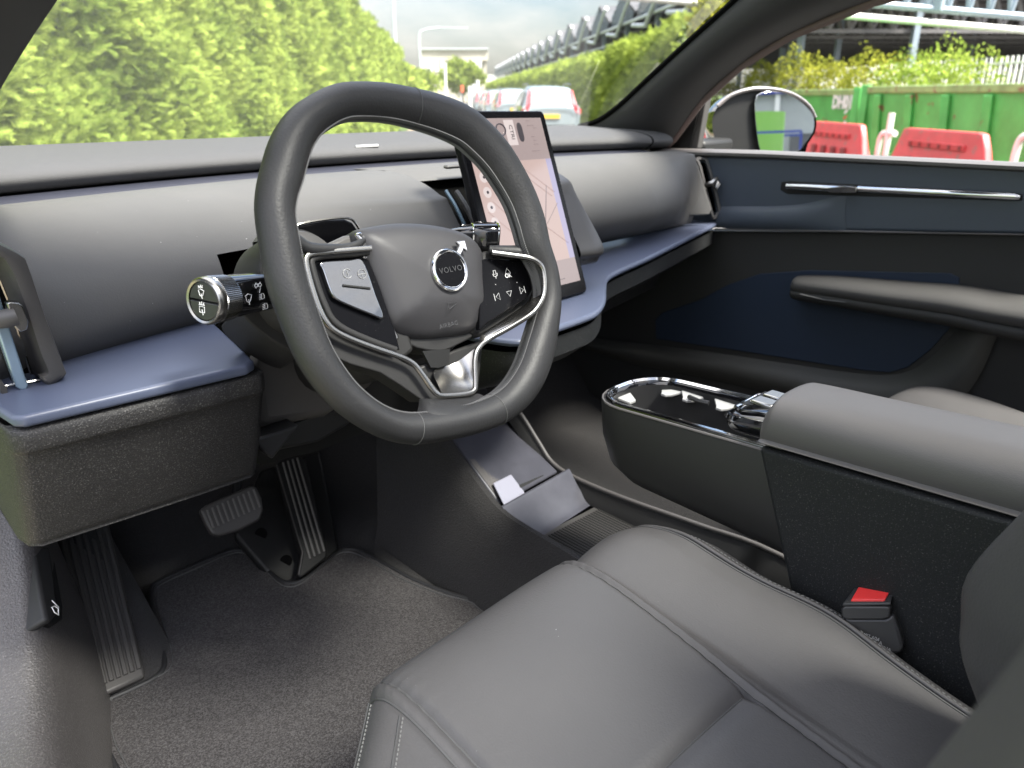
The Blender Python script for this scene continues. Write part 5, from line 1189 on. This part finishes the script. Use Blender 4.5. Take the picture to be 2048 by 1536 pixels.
# trees beyond the left hedge and at the end of the road
for a, b, h, rx, lab in ((39, -3.2, 2.8, 1.8, 'rounded green tree just past the end of the left hedge'), (46, -3.6, 2.9, 2.0, 'second tree beyond the left hedge'),
    (56, -4.0, 3.5, 2.4, 'small green tree under the near lamp post'), (70, -4.6, 3.3, 2.6, 'green tree before the white building, left of the slim white post'), (88, -3.2, 4.0, 2.6, 'farthest tree on the left of the road'),
    (110, ab(U(925, 160, P=RF(110, 0), N=rv))[1], 5.6, 2.6, 'leafy tree standing in front of the beige building'), (128, -7., 5.5, 4, 'hazy tree far down the road')):
    tree(lab, a, b, h, rx, 3000, .26 if h < 5 else .36, group='trees beyond the hedge')
# loose shoots on the right hedge
sh = thing('leafy_shrub', 'tuft of loose yellow-green shoots above the right hedge beside the pillar', 'shrub', tuple(RF(19.5, 6.9, 2.4)))
mb = MB(); mb.tube([(0, 0, -.3), (0, 0, .5)], .02, 5); mb.build('stem', M['bark'], sh, local=True); crown('foliage', (0, 0, .35), 1.0, .75, 1800, .15, 'leafC', sh)
# parked cars ------------------------------------------------------
def car(label, paint):
    T_ = thing('parked_car', label, 'car', (0, 0, 0), 0, 'cars parked along the road ahead')
    def sec(y, w, zs, hw_, zr, tw): # lower half width, shoulder height, ..
        return [(-w*.9, y, .28), (-w, y, .45), (-w, y, .80), (-w*.97, y, zs), (-hw_, y, zr-.16), (-tw, y, zr-.02), (-tw*.6, y, zr), (0, y, zr+.01), (tw*.6, y, zr), (tw, y, zr-.02), (hw_, y, zr-.16), (w*.97, y, zs), (w, y, .80), (w, y, .45), (w*.9, y, .28)]
    S_ = [sec(0.02, .80, .72, .70, .84, .55), sec(.0, .88, .92, .76, 1.0, .66), sec(.10, .92, 1.0, .80, 1.14, .70), sec(.40, .93, 1.02, .74, 1.55, .62), sec(.75, .94, 1.02, .735, 1.62, .60), sec(1.6, .94, 1.02, .735, 1.66, .60), sec(2.4, .94, 1.0, .73, 1.62, .58), sec(3.1, .94, .99, .80, 1.10, .70), sec(3.9, .92, .92, .82, .98, .68), sec(4.35, .84, .75, .70, .82, .5)]
    rows = [[tuple(p) for p in s] for s in S_]
    R_ = np.array(rows); R_ = np.array([cm(R_[:, j], 3) for j in range(R_.shape[1])]).transpose(1, 0, 2)
    loft('body', R_, paint, T_, caps=True, local=True)
    mk('rear_window', [(-.60, .08, 1.10), (.60, .08, 1.10), (.56, .375, 1.50), (.0, .385, 1.53), (-.56, .375, 1.50), (0, .05, 1.08)], [(0, 5, 1, 2, 3, 4)], M['carglass'], T_, local=True, smooth=False, solid=.02)
    for s in (-1, 1):
        mk('side_window', [(s*.945, .55, 1.04), (s*.945, 2.9, 1.04), (s*.76, 2.5, 1.46), (s*.755, .8, 1.48)], [(0, 1, 2, 3)], M['carglass'], T_, local=True, smooth=False, solid=.01)
        tl = [(s*.64, .05, 1.08), (s*.78, .06, 1.08), (s*.83, .05, .98), (s*.935, .10, .96), (s*.935, .08, .80), (s*.80, -.01, .84), (s*.70, .02, .98)]
        mk('tail_light', tl[:1]+tl[1:2]+[(s*.70, .34, 1.50), (s*.62, .34, 1.50)], [(0, 1, 2, 3)], M['tail'], T_, local=True, smooth=False, solid=.03, soff=0)
        mk('tail_light', [tl[0], tl[1], tl[2], tl[3], tl[4], tl[5], tl[6]], [(0, 1, 2, 3, 4, 5, 6)], M['tail'], T_, local=True, smooth=False, solid=.04, soff=0)
        mb = MB(); mb.tube([(s*.68, .75, 1.66), (s*.68, .9, 1.71), (s*.68, 2.2, 1.71), (s*.68, 2.4, 1.66)], .018, 6); mb.build('roof_rail', M['chromed'], T_, local=True)
        for y in (.8, 3.5):
            w = MB(); w.tube([(s*.72, y, .34), (s*.95, y, .34)], .34, 20); w.build('wheel', M['black'], T_, local=True)
            w = MB(); w.tube([(s*.94, y, .34), (s*.96, y, .34)], .21, 14); w.build('wheel_rim', M['chromed'], T_, local=True)
    mb = MB(); mb.box((0, -.01, .74), (.52, .03, .12)); mb.build('number_plate', M['plate'], T_, local=True)
    mb = MB(); mb.box((0, -.0, .40), (1.5, .06, .18)); mb.build('bumper', M['black'], T_, local=True, bevel=.02)
    return T_
def dup(root, loc, rotz, label):
    r = root.copy(); COL.objects.link(r); r.location = loc; r.rotation_euler = (0, 0, rotz); r['label'] = label
    for ch in list(root.children):
        c = ch.copy(); COL.objects.link(c); c.parent = r
        for g2 in ch.children: d = g2.copy(); COL.objects.link(d); d.parent = c
    return r
wc = onb(1085, 205, 3.35); A_, B__, _ = ab(wc)
car0 = car('pale estate car with tall red tail lights and yellow plate, parked ahead', M['carw']); car0.location = tuple(RF(25.5, 3.35)); car0.rotation_euler = (0, 0, -RA)
for i, (a, b) in enumerate(((38, 3.3), (46, 3.2), (54, 3.3), (62, 3.2), (70, 3.3), (80, 3.2))):
    dup(car0, tuple(RF(a, b)), -RA, ['first', 'second', 'third', 'fourth', 'fifth', 'sixth'][i]+' car in the blurred row parked beyond the pale estate car')
# lamp posts, posts, building
def lamp(label, a, b, h, arm):
    T_ = thing('street_lamp', label, 'street lamp', tuple(RF(a, b)), -RA, 'street lamps on the left')
    mb = MB(); mb.tube(cm([(0, 0, 0), (0, 0, h*.6), (0, 0, h*.9), (arm*.12, 0, h*.97), (arm*.45, 0, h)], 5), .13, 7); mb.build('pole', M['steelw'], T_, local=True)
    mb = MB(); mb.box((arm*.75, 0, h), (arm*.6, .22, .12)); mb.build('lamp_head', M['steelw'], T_, local=True, bevel=.03)
p1 = onb(806, 100, -4.2); a1_ = ab(p1)[0]
lamp('tall lamp post whose arm leaves the top of the windscreen', min(a1_, 75), -4.2, 9.5, 2.2)
p2_ = U(838, 55, P=RF(110, 0), N=rv); q2 = ab(p2_); lamp('farther and shorter lamp post left of the beige building', 110, q2[1], q2[2]-GZ, 6.0)
bA = 150.
def onA(px_, py_, a=bA): return U(px_, py_, P=RF(a, 0), N=rv)
ob = thing('office_building', 'pale beige building with white panels closing the end of the road', 'building', tuple(RF(bA, 0)))
def wallA(name, x0, y0, x1, y1, a, th, m, par):
    P_ = [onA(x0, y0, a), onA(x1, y0, a), onA(x1, y1, a), onA(x0, y1, a)]; return plate(name, P_, rv*th, m, par, smooth=False)
wallA('parapet', 839, 97, 976, 121, bA, 12, M['bldg'], ob); wallA('facade', 841, 121, 973, 205, bA+.8, 11, M['bldg'], ob)
for x0, x1 in ((843, 866), (946, 963), (869, 878), (881, 888), (918, 925), (934, 942)): wallA('white_panel', x0, 118 if x1-x0 > 12 else 122, x1, 143 if x1-x0 < 12 else 146, bA-.6, .5, M['bldw'], ob)
wallA('window_band', 870, 128, 942, 136, bA+.5, .2, M['roofd'], ob)
wallA('roof_trim', 838, 96, 977, 99, bA-.5, 13, M['steelw'], ob)
ob2 = thing('warehouse', 'low white building at the right of the road end', 'building', tuple(RF(170, 8)))
wallA('wall', 950, 150, 1010, 205, 170, 10, M['bldw'], ob2); wallA('doors', 955, 165, 985, 200, 169.5, .3, M['roofd'], ob2)
for i, (x, yt, a) in enumerate(((890, 125, 60), (939, 172, 60), (947, 168, 64), (955, 160, 66))):
    t0 = onA(x, yt, a); q = ab(t0); T_ = thing('white_post', ['tall slim white post right of the steering wheel top, before the beige building', 'left of three short white posts by the row of cars', 'middle of three short white posts by the row of cars', 'right of three short white posts by the row of cars'][i], 'post', tuple(RF(a, q[1])))
    mb = MB(); mb.tube([(0, 0, 0), (0, 0, q[2]-GZ)], .10 if i == 0 else .14, 8); mb.build('pole', M['wht'], T_, local=True)
    mb = MB(); mb.tube([(0, 0, 0), (0, 0, .12)], .2, 10); mb.build('base', M['steelw'], T_, local=True)
sg = thing('orange_sign', 'small orange road sign beside the white posts', 'sign', tuple(RF(62, 2.)))
q = onA(924, 178, 62); qa = ab(q); sg.location = tuple(RF(62, qa[1])); mb = MB(); mb.box((0, 0, qa[2]-GZ), (.25, .1, .5)); mb.build('panel', M['orange'], sg, local=True, bevel=.02)
mb = MB(); mb.tube([(0, .1, 0), (0, .1, qa[2]-GZ)], .04, 6); mb.build('pole', M['steelw'], sg, local=True)
# solar canopies: folded roofs on bent arms, one frame after another along the right of the road
def canopy(label):
    T_ = thing('canopy_frame', label, 'canopy', (0, 0, 0), 0, 'canopy frames in a row behind the right hedge')
    Lw = 5.4; zb = 4.65; zt_ = 6.05; dpt = 9.
    mk('roof', [(0, -Lw/2, zb+.35), (0, .35, zt_), (0, Lw/2, zb+.35), (dpt, -Lw/2, zb+.35), (dpt, .35, zt_), (dpt, Lw/2, zb+.35)], [(0, 1, 4, 3), (1, 2, 5, 4)], M['roofd'], T_, local=True, smooth=False, solid=.10)
    mk('gable', [(.05, -Lw/2+.2, zb+.35), (.05, .35, zt_-.1), (.05, Lw/2-.2, zb+.35), (.05, 0, zb-.1)], [(0, 3, 2, 1)], M['gable'], T_, local=True, smooth=False, solid=.06)
    mb = MB()
    for k in range(11):
        y = -Lw/2+.4+k*.46; z = zb+.35+(zt_-zb-.45)*(1-abs(y-.35)/(Lw/2+.35)); mb.bar((-.03, y, zb+.1), (-.03, y, z), .05)
    mb.build('gable_bars', M['steelb'], T_, local=True, smooth=False)
    mb = MB(); A1 = (-.15, -Lw/2, zb+1.2); mb.tube(cm([(-.15, -Lw/2+.1, zb+1.1), (-.2, -Lw/2+.9, zb+.7), (-.25, -.2, zb-.35), (-.25, .2, zb-.45), (-.2, Lw/2, zb-.25)], 4), .10, 8); mb.build('bent_arm', M['steelw'], T_, local=True)
    mb = MB(); mb.tube([(-.1, -Lw/2-.3, zb-.02), (-.1, Lw/2+.3, zb-.02)], .07, 6); mb.tube([(-.1, -Lw/2-.3, zb-.8), (-.1, Lw/2+.3, zb-.8)], .05, 6); mb.build('purlin', M['steelw'], T_, local=True)
    mb = MB(); mb.bar((.3, 0, 0), (.3, 0, zb), .22); mb.bar((dpt-.5, 0, 0), (dpt-.5, 0, zb), .22); mb.build('post', M['steelb'], T_, local=True)
    return T_
cf = canopy('nearest canopy frame of the row, above the right hedge')
cf.location = tuple(RF(30, 9.0)); cf.rotation_euler = (0, 0, -RA)
ordn = 'second third fourth fifth sixth seventh eighth ninth tenth eleventh twelfth thirteenth fourteenth fifteenth sixteenth seventeenth eighteenth nineteenth twentieth'.split()
for i in range(19): dup(cf, tuple(RF(36+6*i, 9.0)), -RA, ordn[i]+' canopy frame of the row above the right hedge, counted from the car')
# steel truss and dark roof seen through the passenger window
tr_ = thing('steel_truss', 'blue grey lattice truss with a pale pipe beneath it, seen through the passenger window', 'truss', (18, 8, GZ))
TA, TB = U(1600, 22, P=(20, 9, 0), N=(.80, .60, 0)), U(2300, 82, P=(20, 9, 0), N=(.90, .44, 0))
TA = U(1560, 20, P=CAM+cF*22, N=(cF[0], cF[1], 0)); TB = U(2300, 82, P=CAM+cF*22, N=(cF[0], cF[1], 0)); ext = TB-TA; TA = TA-ext*.45
for nm, dzz, r, m in (('pale_pipe', 0, .075, 'wht'), ('bottom_chord', .30, .085, 'steelb'), ('top_chord', 1.9, .09, 'steelb')):
    mb = MB(); mb.tube([TA+(0, 0, dzz), TB+(0, 0, dzz)], r, 8); mb.build(nm, M[m], tr_)
mb = MB(); n = 26; Lt = (TB-TA)
for k in range(n):
    p = TA+Lt*(k/n); q = TA+Lt*((k+.5)/n); q3 = TA+Lt*((k+1)/n)
    mb.bar(p+(0, 0, .28), q+(0, 0, 1.9), .10); mb.bar(q+(0, 0, 1.9), q3+(0, 0, .28), .08)
mb.build('lattice', M['steelb'], tr_, smooth=False)
mb = MB()
for px_ in (1870,):
    c = U(px_, 40, P=CAM+cF*22, N=(cF[0], cF[1], 0)); mb.bar(c+(0, 0, .2), c+(0, 0, 2.2), .26)
mb.build('hanger', M['steelb'], tr_, smooth=False)
fz_ = np.array((cF[0], cF[1], 0)); fz_ /= np.linalg.norm(fz_); rz_ = cR
rs = thing('canopy_roof', 'wide dark canopy roof on lattice beams behind the shrubs, right of the pillar', 'canopy', tuple(C0+fz_*40+rz_*20+(0, 0, GZ)))
def G2(f, r, z): return C0+fz_*f+rz_*r+np.array((0, 0, z))
mk('roof', [G2(31, 9, 4.8), G2(31, 45, 4.6), G2(95, 100, 5.3), G2(95, 25, 5.3)], [(0, 1, 2, 3)], M['roofd'], rs, smooth=False, solid=.2)
mb = MB(); rr = random.Random(5)
for k in range(17):
    f0 = 31.5+k*3.9; zz = 4.5+.036*k; xa, xb = .27*f0+.5, f0*1.05; n = 30+2*k
    mb.bar(G2(f0, xa, zz), G2(f0, xb, zz), .20, .30); mb.bar(G2(f0, xa, zz-1.2), G2(f0, xb, zz-1.2), .14)
    for j in range(n):
        x0 = xa+(xb-xa)*j/n; x1 = xa+(xb-xa)*(j+.5)/n; x2 = xa+(xb-xa)*(j+1)/n
        mb.bar(G2(f0, x0, zz), G2(f0, x1, zz-1.15), .12); mb.bar(G2(f0, x1, zz-1.15), G2(f0, x2, zz-.04), .12)
mb.build('lattice_beams', M['steeld'], rs, smooth=False)
mb = MB()
for k in range(6):
    for j in range(6):
        mb.bar(G2(32+k*10, 11+k*3+j*9, GZ), G2(32+k*10, 11+k*3+j*9, 4.4), .22)
mb.build('posts', M['steelb'], rs, smooth=False)
# fence of pale bars, shrubs, white cabin behind the skips
fe_ = thing('railing_fence', 'pale vertical bar fence behind the yellow-green shrubs', 'fence', tuple(RF(20, 13.5)))
mb = MB()
for k in range(150):
    a = 8+k*.19; mb.bar(RF(a, 13.5, GZ), RF(a, 13.5, 1.95), .035, .07)
mb.build('bars', M['wht'], fe_, smooth=False)
mb = MB(); mb.bar(RF(8, 13.5, 1.8), RF(36, 13.5, 1.8), .05); mb.bar(RF(8, 13.5, 0), RF(36, 13.5, 0), .05); mb.build('rails', M['wht'], fe_, smooth=False)
for i, (px_, py_, rx, rz, leaf, lab) in enumerate(((1448, 175, .9, 1.0, 'leafC', 'thin shrub directly right of the pillar base, above the mirror'), (1530, 150, .8, .9, 'leafC', 'sparse shrub above the wing mirror'), (1600, 138, .85, 1.2, 'leafC', 'tallest pointed yellow-green shrub behind the left skip'), (1665, 150, .9, .8, 'leafC', 'low shrub right of the tallest pointed one'), (1745, 143, 1.0, 1.1, 'leafC', 'shrub behind the gap between the two skips'), (1835, 147, 1.1, 1.0, 'leafB', 'dense green shrub behind the right skip'), (1905, 140, 1.1, 1.2, 'leafB', 'rounded green shrub nearest the white cabin'))):
    c = onb(px_, py_, 12.2); a_, b_, z_ = ab(c)
    T_ = thing('leafy_shrub', lab, 'shrub', tuple(RF(a_, b_)), 0, 'shrubs behind the skips')
    mb = MB()
    for k in range(5): mb.tube([(0, 0, 0), (.2*math.cos(k*1.3), .2*math.sin(k*1.3), .7), (.5*rx*math.cos(k*1.3), .5*rx*math.sin(k*1.3), 1.6)], .02, 5)
    mb.build('stems', M['bark'], T_, local=True)
    crown('foliage', (0, 0, z_-GZ-rz*.35), rx*.9, rz*.85, 2200, .075, leaf, T_)
hb_ = thing('white_cabin', 'white site cabin with dark windows behind the right skip', 'cabin', tuple(RF(11, 17)))
mb = MB(); 
v_, f_ = boxv(RF(12.5, 18.5, .85), (2.6, 9, 2.3), Rz(-RA)); mk('walls', v_, f_, M['bldw'], hb_, bevel=.03)
for k in range(5):
    v_, f_ = boxv(RF(9.3+k*1.6, 17.17, 1.45), (.06, 1.0, .7), Rz(-RA)); mk('window', v_, f_, M['carglass'], hb_, smooth=False)
ob3 = thing('barrier_mesh', 'strip of orange plastic mesh fencing above the right skip rim', 'fence', tuple(RF(12, 11.5)))
mk('mesh', [RF(a, 11.6+.05*math.sin(a*5), z) for a in np.linspace(9, 14.2, 24) for z in (GZ+.4, 1.56+.05*math.sin(a*3))], gridf(24, 2), M['orange'], ob3, solid=.01)
mb = MB()
for a in (9, 10.7, 12.4, 14.2): mb.tube([RF(a, 11.65, GZ), RF(a, 11.65, 1.65)], .025, 6)
mb.build('posts', M['steelw'], ob3)
# skips ------------------------------------------------------------
def skip(label, a0, a1, b, z1, mark=None, ribs=5, stripe=None):
    T_ = thing('green_skip', label, 'skip', tuple(RF((a0+a1)/2, b+1.1)), 0, 'green skips beyond the barriers')
    H = z1-GZ; W_ = 2.2
    def R3(a, bb, z): return RF(a, b+bb, GZ+z)
    # tub: open box with slanting walls
    t = .05
    out_ = [R3(a0+.15, .12, .15), R3(a1-.15, .12, .15), R3(a1-.15, W_-.12, .15), R3(a0+.15, W_-.12, .15)]
    top = [R3(a0, 0, H), R3(a1, 0, H), R3(a1, W_, H), R3(a0, W_, H)]
    mk('tub', out_+top, [(0, 3, 2, 1), (0, 1, 5, 4), (1, 2, 6, 5), (2, 3, 7, 6), (3, 0, 4, 7)], M['skip'], T_, smooth=False, solid=.05)
    mb = MB()
    for p, q in zip(top, top[1:]+top[:1]): mb.bar(p, q, .14, .14)
    mb.build('top_rim', M['skipt'], T_, smooth=False, bevel=.02)
    for k in range(ribs):
        a = a0+(a1-a0)*(k+.5)/ribs; mb = MB(); mb.bar(R3(a, -.07, H-.10), R3(a, .03, .2), .14, .16); mb.build('rib', M['skip'], T_, smooth=False, bevel=.01)
    mb = MB(); mb.bar(R3(a0, -.0, .2), R3(a1, -.0, .2), .16, .16); mb.build('skid', M['skip'], T_, smooth=False)
    for a in (a0, a1):
        mb = MB(); mb.bar(R3(a, -.06, .1), R3(a, -.06, H+.10), .16, .10); mb.build('corner_post', M['skip'], T_, smooth=False, bevel=.01)
    if mark: text('skip_number', mark[0], R3(mark[1], -.06, H-.22), -rv, (0, 0, 1), .38, M['wht'], T_, bold=.05)
    if stripe:
        for k in range(7):
            mk('warning_stripe', [R3(stripe, -.125, .25+k*.12), R3(stripe-.14, -.125, .31+k*.12), R3(stripe-.14, -.125, .37+k*.12), R3(stripe, -.125, .31+k*.12)], [(0, 1, 2, 3)], M['barr'] if k % 2 else M['wht'], T_, smooth=False)
    return T_
pA = ab(onb(1565, 178, 9.0)); pB = ab(onb(1722, 178, 9.0)); pC = ab(onb(1738, 176, 9.)); 
mka = ab(onb(1692, 192, 9.))[0]
skip('green skip marked in white, left one, behind the wing mirror', pB[0], pA[0], 9.0, 1.13, ('DH01', mka), 0, stripe=pB[0]+.35)
skip('longer ribbed green skip on the right with a rusty pale rim', 6.5, pC[0], 9.0, 1.18, None, 9)
# barriers
def barrier(label):
    T_ = thing('road_barrier', label, 'barrier', (0, 0, 0), 0, 'red plastic road barriers in front of the skips'); Lb = 2.0
    prof_ = [(-.20, 0), (-.20, .12), (-.10, .35), (-.07, .80), (-.05, .88), (.05, .88), (.07, .80), (.10, .35), (.20, .12), (.20, 0)]
    rows = [[(x*k, y, z if z < .7 else z*zz) for x, z in prof_] for y, k, zz in ((-Lb/2-.22, .8, .35), (-Lb/2-.1, .9, .75), (-Lb/2+.02, 1, .98), (-Lb/2+.12, 1, 1), (Lb/2-.12, 1, 1), (Lb/2-.02, 1, .98), (Lb/2+.1, .9, .75), (Lb/2+.22, .8, .35))]
    loft('shell', rows, M['barr'], T_, caps=True, local=True, bevel=.01)
    mb = MB(); mb.box((-.093, 0, .66), (.03, Lb*.72, .09)); mb.build('recess_band', M['barrd'], T_, local=True, bevel=.01)
    mb = MB()
    for k in range(6): mb.box((-.108, -.62+k*.25, .655), (.02, .06, .06))
    mb.build('slots', M['barrd2'], T_, local=True)
    for k in range(4):
        mb = MB(); mb.box((-.125, -.6+k*.4, .28), (.05, .16, .36)); mb.build('foot_slot', M['barrd2'], T_, local=True, bevel=.02)
    return T_
M['barrd'] = mat('barrier_recess', (.50, .035, .04), .45); M['barrd2'] = mat('barrier_slot', (.20, .02, .02), .6)
b0 = onb(1888, 256, 7.5); qa = ab(b0)
bar0 = barrier('red plastic barrier in front of the ribbed skip, right of the white post'); bar0.location = tuple(RF(qa[0], 7.5)); bar0.rotation_euler = (0, 0, -RA); 
sc_ = 1.0
q2 = ab(onb(1665, 245, 7.5)); dup(bar0, tuple(RF(q2[0]-.2, 7.5)), -RA, 'red plastic barrier partly behind the wing mirror glass')
q3 = ab(onb(1400, 238, 5.8)); dup(bar0, tuple(RF(q3[0], 5.8)), -RA, 'red plastic barrier between the pillar and the wing mirror')
for i, (x, y, a) in enumerate(((1784, 226, 0), (1762, 265, 0), (2040, 270, 0))):
    t0 = onb(x, y, 8.3); q = ab(t0); T_ = thing('white_bollard', ['upright white post between the right barrier and the ribbed skip', 'curved white hoop left of the right barrier', 'curved white hoop at the right edge of the window'][i], 'post', tuple(RF(q[0], 8.3)))
    mb = MB()
    if i == 0: mb.tube([(0, 0, 0), (0, 0, q[2]-GZ)], .06, 8)
    else: mb.tube(cm([(0, 0, 0), (0, 0, (q[2]-GZ)*.8), tuple(-rv*.15+np.array((0, 0, q[2]-GZ))), tuple(-rv*.5+np.array((0, 0, q[2]-GZ)))], 4), .055, 8)
    mb.build('tube', M['wht'], T_, local=True)
# what the wing mirror sees behind the car
M['hallgrey'] = mat('pale_grey_cladding', (.36, .38, .38), .6, var=.15, vscale=1)
rb = thing('white_hall', 'white hall with a blue solar band, seen only in the wing mirror', 'building', (2, -16, GZ))
mb = MB(); mb.box((2, -18, 1.9), (26, 4, 4.4)); mb.build('walls', M['hallgrey'], rb, smooth=False)
mb = MB(); mb.box((2, -15.9, 2.75), (26, .1, .45)); mb.build('solar_band', M['blue'], rb, smooth=False)
for k in range(12):
    mb = MB(); mb.box((-9+k*1.9, -15.95, 1.2), (.10, .1, 3.)); mb.build('wall_bar', M['bldw'], rb, smooth=False)
    mb = MB(); mb.box((-8.3+k*1.9, -15.96, 1.25), (.8, .1, .9)); mb.build('window', M['roofd'], rb, smooth=False)
gb = thing('green_tank', 'round green tank in a blue frame, seen in the wing mirror', 'tank', (.45, -10, GZ))
mb = MB(); mb.tube([(0, 0, .3), (0, 0, 2.05)], .36, 20); mb.build('drum', M['bin'], gb, local=True)
mb = MB()
for x, y in ((-.6, -.6), (.6, -.6), (.6, .6), (-.6, .6)): mb.bar((x, y, 0), (x, y, 1.75), .03)
for z in (.3, 1.75):
    mb.bar((-.6, .6, z), (.6, .6, z), .03); mb.bar((-.6, -.6, z), (.6, -.6, z), .03)
mb.build('frame', M['blue'], gb, local=True)
